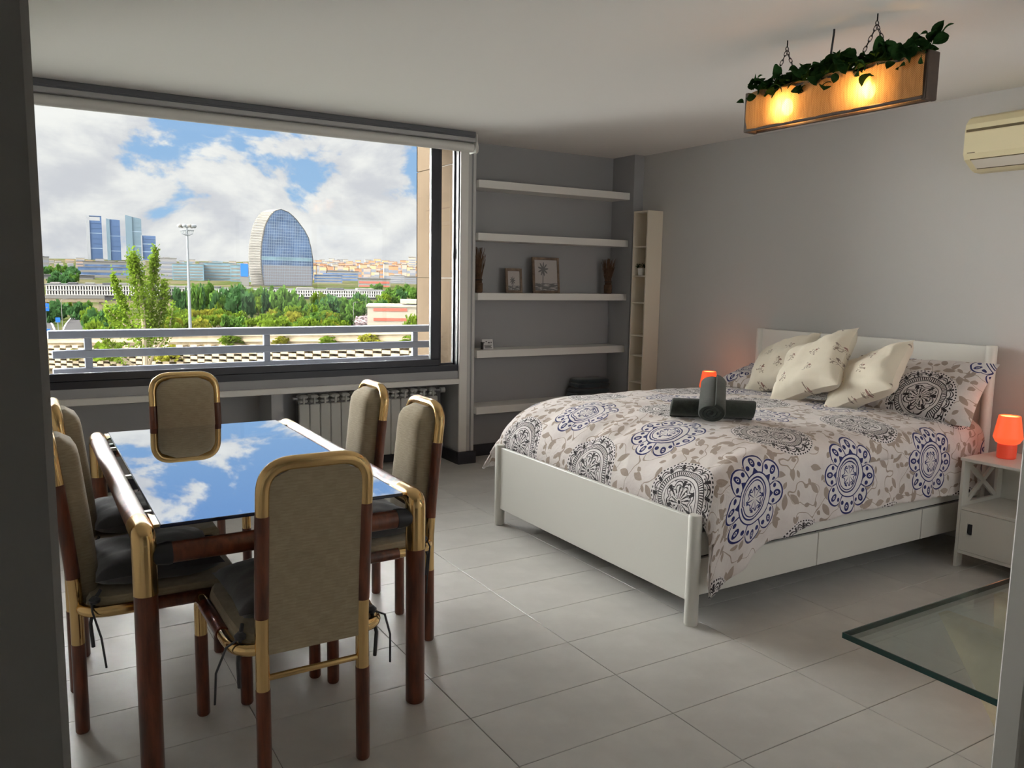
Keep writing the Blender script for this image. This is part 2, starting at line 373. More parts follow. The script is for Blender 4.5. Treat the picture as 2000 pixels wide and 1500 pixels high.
# ------------------------------------------------------------------ mesh builder
class MB:
    def __init__(s): s.v = []; s.f = []; s.uv = {}; s.mi = []
    def _add(s, vs, fs):
        o = len(s.v); s.v += [tuple(q) for q in vs]; s.f += [tuple(i+o for i in f) for f in fs]; return o
    def box(s, x0, x1, y0, y1, z0, z1, bev=0.0):
        if bev <= 0:
            s._add([(x, y, z) for z in (z0, z1) for y in (y0, y1) for x in (x0, x1)],
                   [(0, 2, 3, 1), (4, 5, 7, 6), (0, 1, 5, 4), (2, 6, 7, 3), (0, 4, 6, 2), (1, 3, 7, 5)]); return s
        b = bev; vs = []; idx = {}
        for ix, x in enumerate((x0, x1)):
            for iy, y in enumerate((y0, y1)):
                for iz, z in enumerate((z0, z1)):
                    sx, sy, sz = (1-2*ix), (1-2*iy), (1-2*iz)
                    for ax, off in ((0, (0, sy*b, sz*b)), (1, (sx*b, 0, sz*b)), (2, (sx*b, sy*b, 0))):
                        idx[ix, iy, iz, ax] = len(vs); vs.append((x+off[0], y+off[1], z+off[2]))
        fs = []
        for ax in range(3):
            o = [i for i in range(3) if i != ax]
            for e in (0, 1):
                q = []
                for a_, c_ in ((0, 0), (1, 0), (1, 1), (0, 1)):
                    k = [0, 0, 0]; k[ax] = e; k[o[0]] = a_; k[o[1]] = c_; q.append(idx[(*k, ax)])
                flip = (e == 0) != (ax == 1)
                fs.append(tuple(reversed(q)) if flip else tuple(q))
        for ax in range(3):
            o = [i for i in range(3) if i != ax]
            for a_ in (0, 1):
                for c_ in (0, 1):
                    k0 = [0, 0, 0]; k0[o[0]] = a_; k0[o[1]] = c_; k1 = list(k0); k1[ax] = 1
                    fs.append((idx[(*k0, o[0])], idx[(*k1, o[0])], idx[(*k1, o[1])], idx[(*k0, o[1])]))
        for ix in (0, 1):
            for iy in (0, 1):
                for iz in (0, 1): fs.append(tuple(idx[ix, iy, iz, a_] for a_ in range(3)))
        s._add(vs, fs); return s
    def tube(s, path, r, n=14, caps=True, closed=False):
        P = [Vector(p) for p in path]; m = len(P)
        R = r if isinstance(r, (list, tuple)) else [r]*m
        T = []
        for i in range(m):
            a = P[(i-1) % m] if (i > 0 or closed) else P[0]; c = P[(i+1) % m] if (i < m-1 or closed) else P[-1]
            T.append((c-a).normalized())
        nrm = T[0].orthogonal().normalized(); vs = []; fs = []
        for i in range(m):
            if i: nrm = (nrm - T[i]*nrm.dot(T[i])).normalized()
            bi = T[i].cross(nrm)
            for k in range(n):
                a = 2*PI*k/n; vs.append(P[i] + (nrm*math.cos(a) + bi*math.sin(a))*R[i])
        for i in range(m if closed else m-1):
            j = (i+1) % m
            for k in range(n): fs.append((i*n+k, i*n+(k+1) % n, j*n+(k+1) % n, j*n+k))
        if caps and not closed: fs.append(tuple(range(n-1, -1, -1))); fs.append(tuple((m-1)*n+k for k in range(n)))
        s._add(vs, fs); return s
    def lathe(s, prof, n=24, c=(0, 0, 0)):
        vs = []; fs = []
        for r, z in prof:
            for k in range(n): a = 2*PI*k/n; vs.append((c[0]+r*math.cos(a), c[1]+r*math.sin(a), c[2]+z))
        for i in range(len(prof)-1):
            for k in range(n): fs.append((i*n+k, i*n+(k+1) % n, (i+1)*n+(k+1) % n, (i+1)*n+k))
        if prof[0][0] > 1e-6: fs.append(tuple(range(n-1, -1, -1)))
        if prof[-1][0] > 1e-6: fs.append(tuple((len(prof)-1)*n+k for k in range(n)))
        s._add(vs, fs); return s
    def grid(s, pts, closed_u=False):            # pts[i][j]
        nu, nv = len(pts), len(pts[0]); fs = []
        for i in range(nu if closed_u else nu-1):
            for j in range(nv-1): a = (i+1) % nu; fs.append((i*nv+j, a*nv+j, a*nv+j+1, i*nv+j+1))
        s._add([p for row in pts for p in row], fs); return s
    def prism(s, poly, z0, z1, axis='z'):
        n = len(poly); mp = {'z': lambda a, c, h: (a, c, h), 'y': lambda a, c, h: (a, h, c), 'x': lambda a, c, h: (h, a, c)}[axis]
        s._add([mp(a, c, z0) for a, c in poly] + [mp(a, c, z1) for a, c in poly],
               [tuple(range(n-1, -1, -1)), tuple(range(n, 2*n))] + [(i, (i+1) % n, n+(i+1) % n, n+i) for i in range(n)]); return s
    def quad(s, *p): s._add(p, [tuple(range(len(p)))]); return s
    def mesh(s, name, mats, smooth=False, uvs=None):
        me = bpy.data.meshes.new(name); me.from_pydata(s.v, [], s.f)
        for m_ in (mats if isinstance(mats, (list, tuple)) else [mats]): me.materials.append(m_)
        if uvs:
            ul = me.uv_layers.new(name='UVMap')
            for lp in me.loops: ul.data[lp.index].uv = uvs[lp.vertex_index]
        if s.mi:
            for p, i in zip(me.polygons, s.mi): p.material_index = i
        me.update()
        if smooth: me.polygons.foreach_set('use_smooth', [True]*len(me.polygons))
        return me
    def build(s, name, mats, parent=None, smooth=False, uvs=None, auto=True):
        me = s.mesh(name, mats, smooth, uvs)
        if smooth and auto:
            try: me.set_sharp_from_angle(angle=math.radians(40))
            except Exception: pass
        return link(name, me, parent)
def link(name, me, parent=None):
    o = bpy.data.objects.new(name, me); COL.objects.link(o)
    if parent: o.parent = parent
    return o
def tag(o, label=None, cat=None, group=None, kind=None):
    if label: o['label'] = label
    if cat: o['category'] = cat
    if group: o['group'] = group
    if kind: o['kind'] = kind
    return o
def thing(name, label, cat, loc=(0, 0, 0), rz=0., group=None):
    o = bpy.data.objects.new(name, None); COL.objects.link(o); o.location = loc; o.rotation_euler = (0, 0, rz); o.empty_display_size = .1
    return tag(o, label, cat, group)
def copy_tree(o, parent=None):
    c = o.copy(); COL.objects.link(c)
    if parent: c.parent = parent
    for ch in list(o.children): copy_tree(ch, c)
    return c
def struct(name, mb, m, parent=None, smooth=False):
    o = mb.build(name, m, parent, smooth)
    if not parent: o['kind'] = 'structure'
    return o
def bend(p0, p1, p2, r, n=8):
    """corner at p1 rounded with radius r"""
    p0, p1, p2 = Vector(p0), Vector(p1), Vector(p2)
    a = p1 + (p0-p1).normalized()*r; c = p1 + (p2-p1).normalized()*r
    return [(1-k)**2*a + 2*k*(1-k)*p1 + k*k*c for k in [i/n for i in range(n+1)]]

# ================================================================== ROOM SHELL
XL, XR, XN, YB, HZ = -1.45, 4.77, 4.66, 5.95, 2.60
struct('ceiling', MB().box(XL-.1, XR+.1, -1.7, 6.25, HZ, HZ+.12), CEIL)
fl = struct('floor', MB().box(XL-.1, XR+.1, -1.7, 6.25, -.12, -.004), GROUT)
tm = {}
x0, y0, TX, TY = 1.255 - .635*5, 1.975 - .3205*12, .635, .3205
for i in range(12):
    for j in range(27):
        a, c_ = x0+TX*i, y0+TY*j; a1, c1 = a+TX, c_+TY
        a_, c0 = max(a, XL), max(c_, -1.6); a1, c1 = min(a1, XR), min(c1, 6.15)
        if a1-a_ < .03 or c1-c0 < .03: continue
        key = (round(a1-a_, 3), round(c1-c0, 3))
        if key not in tm:
            g = .0014; tm[key] = MB().box(g, key[0]-g, g, key[1]-g, -.006, 0, .0012).mesh('tile', TILE)
        o = link('tile', tm[key], fl); o.location = (a_, c0, 0)
struct('wall_right', MB().box(XR, XR+.1, -.0, 6.25, 0, HZ), PAINT)
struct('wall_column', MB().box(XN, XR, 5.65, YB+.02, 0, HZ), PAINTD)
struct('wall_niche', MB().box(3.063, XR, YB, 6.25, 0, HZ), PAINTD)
struct('wall_left', MB().box(XL-.1, XL, -1.6, 6.25, 0, HZ), PAINTW)
struct('wall_back', MB().box(XL, 2.3, -1.7, -1.6, 0, HZ), PAINTW)
struct('wall_hall', MB().box(2.2, 2.3, -1.6, .5, 0, HZ), PAINTW)
# doorway partition the camera looks through
struct('wall_doorway_left', MB().box(XL, .0122, .50, .60, 0, HZ, .004), PAINT)
struct('wall_doorway_right', MB().box(1.285, 2.45, .52, .60, 0, HZ).box(2.45, 4.55, .52, .60, 0, .85).box(2.45, 4.55, .52, .60, 2.25, HZ).box(4.55, XR, .52, .60, 0, HZ), PAINTW)
w2 = struct('added_fill_window', MB().box(2.45, 4.55, .54, .58, .85, .90).box(2.45, 4.55, .54, .58, 2.20, 2.25).box(2.45, 2.50, .54, .58, .90, 2.20).box(4.50, 4.55, .54, .58, .90, 2.20).box(3.47, 3.53, .54, .58, .90, 2.20), FRAME)  # unseen window added to let fill light onto camera-facing sides
for xa, xb in ((2.50, 3.47), (3.53, 4.50)): MB().box(xa, xb, .558, .562, .90, 2.20).build('pane', GLASSP, w2)
struct('trim_1', MB().box(1.262, 1.30, .575, .613, 0, HZ, .003), WHITE)
# window wall with the recess under the ledge
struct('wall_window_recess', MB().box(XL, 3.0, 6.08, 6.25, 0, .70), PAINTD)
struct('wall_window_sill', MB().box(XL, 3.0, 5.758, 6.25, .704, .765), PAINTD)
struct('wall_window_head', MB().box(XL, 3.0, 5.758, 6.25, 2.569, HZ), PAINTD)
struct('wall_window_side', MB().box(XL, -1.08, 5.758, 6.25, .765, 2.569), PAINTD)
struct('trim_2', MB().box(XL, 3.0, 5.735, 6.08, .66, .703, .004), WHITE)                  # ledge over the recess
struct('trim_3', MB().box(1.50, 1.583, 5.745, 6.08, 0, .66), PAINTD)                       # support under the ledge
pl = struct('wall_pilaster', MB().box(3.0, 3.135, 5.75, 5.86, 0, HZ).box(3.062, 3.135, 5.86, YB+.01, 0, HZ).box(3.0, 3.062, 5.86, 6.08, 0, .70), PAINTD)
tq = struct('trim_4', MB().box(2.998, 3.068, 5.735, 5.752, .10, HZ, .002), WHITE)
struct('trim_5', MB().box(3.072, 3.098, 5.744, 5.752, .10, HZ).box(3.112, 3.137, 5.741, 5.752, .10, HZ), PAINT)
b_ = MB(); b_.box(2.985, 3.15, 5.715, 5.75, 0, .10, .003); b_.box(2.985, 3.0, 5.75, 6.08, 0, .10)
struct('baseboard_pilaster', b_, NAVY)
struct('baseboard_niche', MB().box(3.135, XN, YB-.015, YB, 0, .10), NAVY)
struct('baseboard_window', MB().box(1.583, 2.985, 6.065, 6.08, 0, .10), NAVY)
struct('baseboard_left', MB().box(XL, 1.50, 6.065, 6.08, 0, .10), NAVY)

# window: dark aluminium sliding frame
w1 = struct('window_1', MB().box(-1.10, 3.086, 5.865, 5.96, .752, .80).box(-1.10, 3.086, 5.865, 5.96, 2.55, 2.588)
            .box(3.046, 3.086, 5.865, 5.96, .80, 2.55).box(-1.10, -1.04, 5.865, 5.96, .80, 2.55), FRAME)
w1.scale = (.982, 1, .982); w1.location = (0, -.105, .027)
s_ = MB(); s_.box(-1.04, 2.89, 5.872, 5.912, .80, .853, .004).box(-1.04, 2.89, 5.872, 5.912, 2.525, 2.55, .004)
s_.box(2.812, 2.89, 5.872, 5.912, .853, 2.525, .004).box(-1.04, -.97, 5.872, 5.912, .853, 2.525, .004)
sash = s_.build('sash', FRAME, w1)
MB().box(-.97, 2.812, 5.888, 5.894, .853, 2.525).build('pane', GLASSP, sash)
s_ = MB(); s_.box(2.86, 3.046, 5.922, 5.95, .80, .812).box(3.035, 3.046, 5.922, 5.95, .812, 2.55).box(2.86, 2.925, 5.922, 5.95, .812, 2.55)
sash2 = s_.build('sash', FRAME, w1)
MB().box(2.925, 3.035, 5.934, 5.938, .812, 2.55).build('pane', GLASSP, sash2)
MB().box(3.030, 3.040, 5.914, 5.923, 1.66, 1.74, .002).build('handle', BLACKP, w1)

# roller blind cassette
rb = thing('roller_blind', 'grey roller blind cassette rolled up along the ceiling above the wide window', 'blind', (1.1, 5.55, 2.46))
def rbp(name, x0, x1, y0, y1, z0, z1, m): MB().box(x0-1.1, x1-1.1, y0-5.55, y1-5.55, z0-2.46, z1-2.46, .003).build(name, m, rb)
rbp('ceiling_track', -1.2, 3.01, 5.52, 5.66, 2.566, 2.599, ALUD)
rbp('fascia', -1.2, 3.02, 5.535, 5.64, 2.528, 2.568, ALU)
rbp('track_lip', -1.2, 3.01, 5.527, 5.537, 2.556, 2.572, ALUD)
MB().tube([(-2.30, .045, .034), (1.93, .045, .034)], .036, 20).build('roller_tube', WHITE, rb, True)
rbp('end_bracket', 3.02, 3.032, 5.53, 5.645, 2.45, 2.585, WHITE)
MB().tube([(1.935, -.005, .07), (1.94, -.012, .03), (1.94, -.008, .0), (1.935, .01, -.012)], .005, 8).build('cord_hook', WHITE, rb, True)

# ================================================================== OUTSIDE THE WINDOW: stone pier, railing
pier = struct('wall_exterior_pier', MB().box(3.062, 3.6, 6.26, 6.66, -3.5, 4.2), CONCD)
for z0, z1 in ((-3.5, -.70), (-.70, 1.505), (1.505, 2.42), (2.42, 4.2)):
    MB().box(3.05, 3.061, 5.862, 6.675, z0+.003, z1-.003, .002).build('stone_panel', STONE, pier)
    MB().box(3.05, 3.6, 6.655, 6.675, z0+.003, z1-.003, .002).build('stone_panel', STONE, pier)
struct('wall_facade_below', MB().box(-1.6, 3.06, 6.25, 6.30, -12, .70).box(-1.6, 3.06, 6.25, 6.45, .62, .70), STONE)
rl = thing('balcony_railing', 'grey painted metal railing with three bars outside the window', 'railing', (1.6, 6.35, .70))
for nm, z0, z1, hw in (('top_rail', 1.045, 1.103, .030), ('middle_rail', .908, .965, .022), ('bottom_rail', .79, .84, .022)):
    xl = .155 if nm == 'top_rail' else .175
    MB().box(xl-1.6, 3.05-1.6, -hw, hw, z0-.7, z1-.7, .006).build(nm, RAIL, rl)
for xp in (.398, 1.63, 2.885): MB().box(xp-1.6-.024, xp-1.6+.024, -.018, .018, .0, .345, .004).build('post', RAIL, rl)

# ================================================================== DINING TABLE
TZ = .742; TR = .0335
tb = thing('dining_table', 'dining table with mirrored dark glass top, mahogany tube legs and brass corners', 'table', (.7075, 3.305, 0))
hx, hy = .4325, .805
for sx in (-1, 1):
    MB().tube([(sx*hx, -hy+.12, TZ), (sx*hx, hy-.12, TZ)], TR, 20).build('side_tube', WOOD, tb, True)
    for sy in (-1, 1):
        pth = [(sx*hx, sy*(hy-.12), TZ)] + bend((sx*hx, 0, TZ), (sx*hx, sy*hy, TZ), (sx*hx, sy*hy, 0), .028, 8) + [(sx*hx, sy*hy, .565)]
        MB().tube(pth, TR+.0012, 20).build('brass_corner', BRASS, tb, True)
        MB().tube([(sx*hx, sy*hy, .566), (sx*hx, sy*hy, .006), (sx*hx, sy*hy, 0)], [TR, TR, TR*.9], 20).build('leg', WOOD, tb, True)
        MB().lathe([(.034, 0), (.036, .012), (.030, .05), (.004, .072)], 16).build('end_cap', BLACKP, tb, True).matrix_local = \
            Matrix.Translation((sx*(hx-.075), sy*hy, .680)) @ Matrix.Rotation(sx*PI/2, 4, 'Y')
        br = MB().prism([(sx*(hx-.03), sy*(hy-.015)), (sx*(hx-.115), sy*(hy-.015)), (sx*(hx-.03), sy*(hy-.15))], .757, .7655)
        br.build('corner_plate', BRASS, tb)
for sy in (-1, 1):
    MB().tube([(-(hx-.075), sy*hy, .680), (hx-.075, sy*hy, .680)], .032, 20).build('end_rail', WOOD, tb, True)
for sy in (-.62, -.1, .45): MB().box(-hx+.02, -hx+.052, sy-.012, sy+.012, .752, .764).build('glass_clip', WHITE, tb)
gt = MB().box(-hx+.046, hx-.046, -hy+.0, hy-.0, .7565, .7570+.010, .002).build('glass_edge', GEDGE, tb)
MB().box(-hx+.049, hx-.049, -hy+.003, hy-.003, .7665, .7680).build('glass_top', MIRROR, tb)

# ================================================================== CHAIRS
PX, FX, DEP, CR = .152, .23, .51, .0205
def yb(z): return 0 if z < .45 else -.055*((z-.45)/.55)**1.2
def make_chair():
    ch = thing('dining_chair', '', 'chair')
    H0 = .983
    for s in (-1, 1):
        MB().tube([(s*PX, 0, 0), (s*PX, 0, .006), (s*PX, 0, .305)], [CR*.9, CR+.001, CR+.001], 16).build('leg', WOOD, ch, True)
        MB().tube([(s*PX, 0, .305), (s*PX, 0, .45), (s*PX, yb(.527), .527)], CR, 16).build('brass_sleeve', BRASS, ch, True)
        MB().tube([(s*PX, yb(z), z) for z in [.527+i*.0515 for i in range(7)]], CR+.001, 16).build('back_post', WOOD, ch, True)
        MB().tube([(s*FX, DEP, 0), (s*FX, DEP, .006), (s*FX, DEP, .29)], [CR*.9, CR+.001, CR+.001], 16).build('leg', WOOD, ch, True)
        MB().tube([(s*FX, DEP, .29)] + bend((s*FX, DEP, 0), (s*FX, DEP, .425), (s*FX, 0, .425), .05) + [(s*FX, DEP-.09, .425)], CR, 16).build('brass_elbow', BRASS, ch, True)
        MB().tube([(s*FX, DEP-.09, .425), (s*FX*.985, .17, .425)], CR+.001, 16).build('seat_rail', WOOD, ch, True)
        MB().tube([(s*FX*.985, .17, .425), (s*FX*.98, .12, .425)] + bend((s*FX*.98, .12, .425), (s*(FX-.015), .012, .425), (s*PX, .012, .425), .075) + [(s*PX, .0, .425)], CR-.002, 16).build('brass_elbow', BRASS, ch, True)
    top = [(-PX, yb(.836), .836)] + bend((-PX, yb(.7), .7), (-PX, yb(H0), H0), (PX, yb(H0), H0), .085, 10) + \
        bend((-PX, yb(H0), H0), (PX, yb(H0), H0), (PX, yb(.7), .7), .085, 10) + [(PX, yb(.836), .836)]
    MB().tube(top, CR, 16).build('brass_arch', BRASS, ch, True)
    MB().tube([(-PX, 0, .338), (PX, 0, .338)], .0095, 12).build('stretcher', BRASS, ch, True)
    # padded back
    zs = [.412+(.972-.412)*i/22 for i in range(23)]; fr, bk = [], []
    n = 15
    for z in zs:
        hw = PX-.012; c0 = .972-.075
        if z > c0: k = (z-c0)/.075; hw = PX-.012-.075*(1-math.sqrt(max(0, 1-k*k)))
        ez = max(0, min(1, (z-.412)/.10, (.976-z)/.07)); ez = math.sqrt(1-(1-ez)**2)
        fr.append([(hw*(2*j/(n-1)-1), yb(z)+.012+.068*ez*(1-abs(2*j/(n-1)-1)**5)**.5, z) for j in range(n)])
        bk.append([(hw*(1-2*j/(n-1)), yb(z)-.012, z) for j in range(n)])
    pts = [f+b2+[f[0]] for f, b2 in zip(fr, bk)]
    m = MB().grid(pts)
    m.f.append(tuple(range(2*n-1, -1, -1))); m.f.append(tuple(22*(2*n+1)+k for k in range(2*n)))
    m.build('back_pad', FABRIC, ch, True)
    # seat
    out = [(-.175, .03), (-.205, .08), (-.212, .2), (-.212, .44), (-.19, .515), (.19, .515), (.212, .44), (.212, .2), (.205, .08), (.175, .03)]
    lay = [(.395, .96), (.42, 1.0), (.445, 1.0), (.462, .95), (.468, .80), (.470, .4)]
    cy_ = .27
    rows = [[(x_*k, cy_+(y_-cy_)*k, z_) for x_, y_ in out+[out[0]]] for z_, k in lay]
    m = MB().grid(rows); m.f.append(tuple(range(10))); m.f.append(tuple(5*11+k for k in range(10)))
    m.build('seat', FABRIC, ch, True)
    return ch
def pillow_pts(w_, d_, h_, n=22, pinch=.07, wr=.006, seed=0, pw=.42):
    top, bot = [], []
    for i in range(n+1):
        u = 2*i/n-1; rt, rb_ = [], []
        for j in range(n+1):
            v = 2*j/n-1
            x_ = w_/2*u*(1-pinch*(1-v*v)); y_ = d_/2*v*(1-pinch*(1-u*u))
            k = max(0, (1-abs(u)**3)*(1-abs(v)**3))**pw
            e = noise.noise(Vector((x_*9+seed, y_*9, seed*1.7)))*wr*2 + noise.noise(Vector((x_*26+seed, y_*26, 3)))*wr
            rt.append((x_, y_, h_/2*k + e*min(1, k*3))); rb_.append((x_, y_, -h_/2*k + e*.5*min(1, k*3)))
        top.append(rt); bot.append(rb_)
    return top, bot
def pillow(name, w_, d_, h_, m, parent=None, seed=0, pinch=.07, uvo=(0, 0), wr=.006, n=22, pw=.42):
    top, bot = pillow_pts(w_, d_, h_, n, pinch, wr, seed, pw)
    b2 = MB().grid(top); b2.grid([list(reversed(r_)) for r_ in bot])
    uvs = [(p[0]+uvo[0], p[1]+uvo[1]) for p in b2.v]
    return b2.build(name, m, parent, True, uvs, auto=False)
def make_seat_cushion():
    c = thing('seat_cushion', '', 'cushion')
    pillow('cushion_body', .40, .40, .115, GREYF, c, seed=3, pinch=.05).location = (0, .0, .05)
    for s in (-1, 1):
        x_, y_, z_ = s*.19, -.185, .02
        kn = MB().lathe([(.004, -.012), (.016, -.006), (.018, .004), (.008, .014)], 10, (x_*1.06, y_-.02, z_-.03)); kn.build('tie_knot', GREYF, c, True)
        MB().tube([(x_, y_, z_), (x_*1.06, y_-.02, z_-.03), (x_*1.12, y_-.035, z_-.10), (x_*1.10, y_-.03, z_-.18)], .006, 6).build('tie_ribbon', GREYF, c, True)
        MB().tube([(x_, y_, z_), (x_*1.08, y_-.03, z_-.03), (x_*1.28, y_-.03, z_-.05), (x_*1.42, y_-.01, z_-.13), (x_*1.44, y_+.0, z_-.23)], .0035, 6).build('tie_ribbon', GREYF, c, True)
    return c
chairs = [((.701, 2.262), 0, 'beige woven chair at the table end away from the window, back to the doorway', 'grey cushion tied on the chair at the table end away from the window'),
          ((.706, 4.345), PI, 'beige upholstered chair at the table end nearest the window', 'grey cushion tied on the chair at the window end of the table'),
          ((.108, 3.005), -PI/2, 'beige chair on the doorway wall side of the table, farther from the window', 'grey cushion with ties on the wall side chair farther from the window'),
          ((.150, 3.60), -PI/2, 'beige chair on the doorway wall side of the table, closer to the window', 'grey cushion on the wall side chair closer to the window'),
          ((1.395, 3.075), PI/2, 'beige chair on the bed side of the table, farther from the window', 'grey cushion on the bed side chair farther from the window'),
          ((1.395, 3.66), PI/2, 'beige chair on the bed side of the table, in front of the radiator', 'grey cushion on the bed side chair in front of the radiator')]
proto = make_chair(); cproto = make_seat_cushion()
for i, ((x_, y_), rz, lab, cl) in enumerate(chairs):
    o = proto if i == 0 else copy_tree(proto)
    o.location = (x_, y_, 0); o.rotation_euler = (0, 0, rz); tag(o, lab, 'chair', 'dining chairs around the table')
    k = cproto if i == 0 else copy_tree(cproto)
    off = Matrix.Rotation(rz, 3, 'Z') @ Vector((0, .255, .468))
    k.location = Vector((x_, y_, 0)) + off; k.rotation_euler = (0, 0, rz); tag(k, cl, 'cushion', 'grey seat cushions')

# ================================================================== BED
BX0, BX1, BY0, BY1 = 2.470, 4.705, 2.497, 4.175
bed = thing('double_bed', 'white wooden double bed frame with headboard, low footboard and under-bed drawers', 'bed', (3.58, 3.336, 0))
def bp(name, x0, x1, y0, y1, z0, z1, bev=.003, m=LACQ, par=None):
    p = MB().box(x0-3.58, x1-3.58, y0-3.336, y1-3.336, z0, z1, bev).build(name, m, par or bed); return p
def post(x_, y_, z1, r=.031):
    MB().tube([(x_-3.58, y_-3.336, z) for z in (0, .006, z1-.006, z1)], [r*.9, r, r, r*.9], 18).build('bed_post', LACQ, bed, True)
post(BX0, BY0, .50); post(BX0, BY1, .50); post(BX1, BY0, 1.175); post(BX1, BY1, 1.175)
bp('footboard_panel', BX0-.012, BX0+.012, BY0+.02, BY1-.02, .105, .487)
bp('headboard_panel', BX1-.014, BX1+.012, BY0+.02, BY1-.02, .30, 1.172)
for y_, s in ((BY0-.012, -1), (BY1-.012, 1)):
    bp('side_rail', BX0+.02, BX1-.02, y_, y_+.024, .312, .42)
    for xa, xb in ((BX0+.03, 3.286), (3.292, 4.144), (4.150, BX1-.03)):
        bp('drawer', xa, xb, y_+(.002 if s < 0 else 0), y_+(.024 if s < 0 else .022), .132, .299, .002)
for y_ in (BY0+.014, BY1-.030): bp('gap_shade_panel', BX0+.03, BX1-.03, y_, y_+.016, .14, .33, 0, BLACKP)  # black panels added behind the drawers so the gaps look shaded
bp('slat_base', BX0+.02, BX1-.02, BY0+.02, BY1-.02, .335, .36, 0)
mt = pillow('mattress', 2.0, 1.60, .27, WHITE, seed=9, pinch=0, wr=0., pw=.08); mt.location = (3.60, 3.336, .495)
tag(mt, 'white mattress under the printed duvet on the bed', 'mattress')

# duvet
RS = .11
def prof_x(u):
    if u >= 2.95: return u, .762
    a = 2.95-u; L = 0.; px_, pz_ = 2.95, .762
    N = 60
    for i in range(1, N+1):
        ph = PI/2*i/N; qx, qz = 2.95-.455*math.sin(ph), .505+.257*math.cos(ph)
        d = math.hypot(qx-px_, qz-pz_)
        if L+d >= a: k = (a-L)/d; return px_+(qx-px_)*k, pz_+(qz-pz_)*k
        L += d; px_, pz_ = qx, qz
    return 2.495+.004, .505-(a-L)
def interp(tab, x_):
    for (a, va), (c_, vc) in zip(tab, tab[1:]):
        if x_ <= c_: k = max(0, (x_-a)/(c_-a)); return va+(vc-va)*k
    return tab[-1][1]
HEM = [(2.49, .150), (2.56, .20), (2.66, .256), (2.81, .335), (3.1, .382), (3.42, .404), (4.0, .392), (4.45, .375), (4.7, .375)]
rows = []; uvr = []
us = [2.345+i*(4.56-2.345)/110 for i in range(111)]
for u in us:
    x_, zt = prof_x(u)
    rs = min(RS, .6*(zt-.30)+.02)
    hem = interp(HEM, x_)
    if u < 2.40: hem = hem + (2.40-u)*1.2
    row = []; uvrow = []
    drop = max(.02, zt-rs-hem); q = PI/2*rs
    yin = 2.425+RS; yfar = 4.245-RS
    for i in range(26):                                       # near hem upwards
        s = drop*(1-i/26); fold = s/.45
        fy = -.014*fold*math.sin(u*19+1.2) - .010*fold*math.sin(u*41) - .02*fold - .035*max(0, 1-(x_-2.49)/.25)*fold
        fx = -.06*fold*max(0, 1-(x_-2.49)/.22)
        row.append([x_+fx, 2.425+(RS-rs)*.0+fy, zt-rs-s]); uvrow.append((u, yin-q-s))
    for i in range(9):
        a = PI/2*i/9
        row.append([x_, yin-rs*math.cos(a) - (RS-rs)*math.cos(a)*1.0, zt-rs+rs*math.sin(a)]); uvrow.append((u, yin-q+rs*a))
    for i in range(60):
        y_ = yin+(yfar-yin)*i/59
        crown = .028*(1-abs((y_-3.335)/.8)**3)*min(1, max(0, (x_-2.5)/.5))
        row.append([x_, y_, zt+max(0, crown)]); uvrow.append((u, y_))
    for i in range(1, 10):
        a = PI/2*i/9
        row.append([x_, yfar+RS*math.sin(a), zt-rs+rs*math.cos(a)]); uvrow.append((u, yfar+rs*a))
    fz = max(.02, zt-rs-.34)
    for i in range(1, 13):
        s = fz*i/12; k = max(0, 1-(x_-2.49)/.3)
        row.append([x_-.09*k*(s/fz)**.5, yfar+RS+.02*(s/fz)+.012*math.sin(u*23)*(s/fz)+.03*k, zt-rs-s]); uvrow.append((u, yfar+q+s))
    rows.append(row); uvr += uvrow
for i, row in enumerate(rows):
    for j, p in enumerate(row):
        v = Vector(p); uu, vv = uvr[i*len(row)+j]
        w1_ = noise.noise(Vector((uu*3.1, vv*3.1, 2.))); w2_ = noise.noise(Vector((uu*7.5+w1_, vv*6+5, 7.))); w3_ = noise.noise(Vector((uu*16+2*w1_, vv*9, 1.)))
        foot = max(0, min(1, (2.95-v.x)/.3))
        d = .012*w1_ + .008*w2_ + .005*w3_ + foot*(.012*noise.noise(Vector((vv*11, uu*3, 4.))))
        if 26 <= j < len(row)-12: p[2] += d
        else: p[1] -= d*.9
m = MB().grid([[tuple(p) for p in r_] for r_ in rows])
dv = m.build('duvet', PRINT, None, True, uvr, auto=False)
so = dv.modifiers.new('thickness', 'SOLIDIFY'); so.thickness = .012; so.offset = 1
tag(dv, 'printed duvet with blue flowers, black mandalas and taupe leaves spread over the bed', 'duvet')

def place(o, center, a, bdir):
    a = Vector(a).normalized(); bdir = Vector(bdir); bdir = (bdir - a*bdir.dot(a)).normalized(); n_ = a.cross(bdir)
    o.matrix_world = Matrix.Translation(center) @ Matrix((a, bdir, n_)).transposed().to_4x4()
p1 = pillow('bed_pillow', .78, .46, .17, PRINT, seed=1, uvo=(3.62, 2.05), pinch=.05, wr=.012); place(p1, (4.44, 2.775, .905), (.10, -1, .04), (.62, 0, .60))
tag(p1, 'printed pillow against the headboard beside the glowing lamp and open nightstand', 'pillow', 'printed bed pillows')
p2 = pillow('bed_pillow', .78, .46, .17, PRINT, seed=2, uvo=(4.3, 3.0), pinch=.05, wr=.012); place(p2, (4.44, 3.75, .855), (.0, -1, .0), (.95, 0, .30))
tag(p2, 'printed pillow at the window side of the headboard, mostly behind cream cushions', 'pillow', 'printed bed pillows')
def cush(cen, a, bdir, k, w_, h_, lab, seed):
    P = Vector((4.15, cen[0], cen[1])); P = CAM + (P-CAM)*k
    o = pillow('throw_cushion', w_, h_, .20, SPRIG, seed=seed, uvo=(seed*.37, seed*.21), wr=.012, pinch=.12)
    place(o, P, a, bdir); tag(o, lab, 'cushion', 'cream throw cushions')
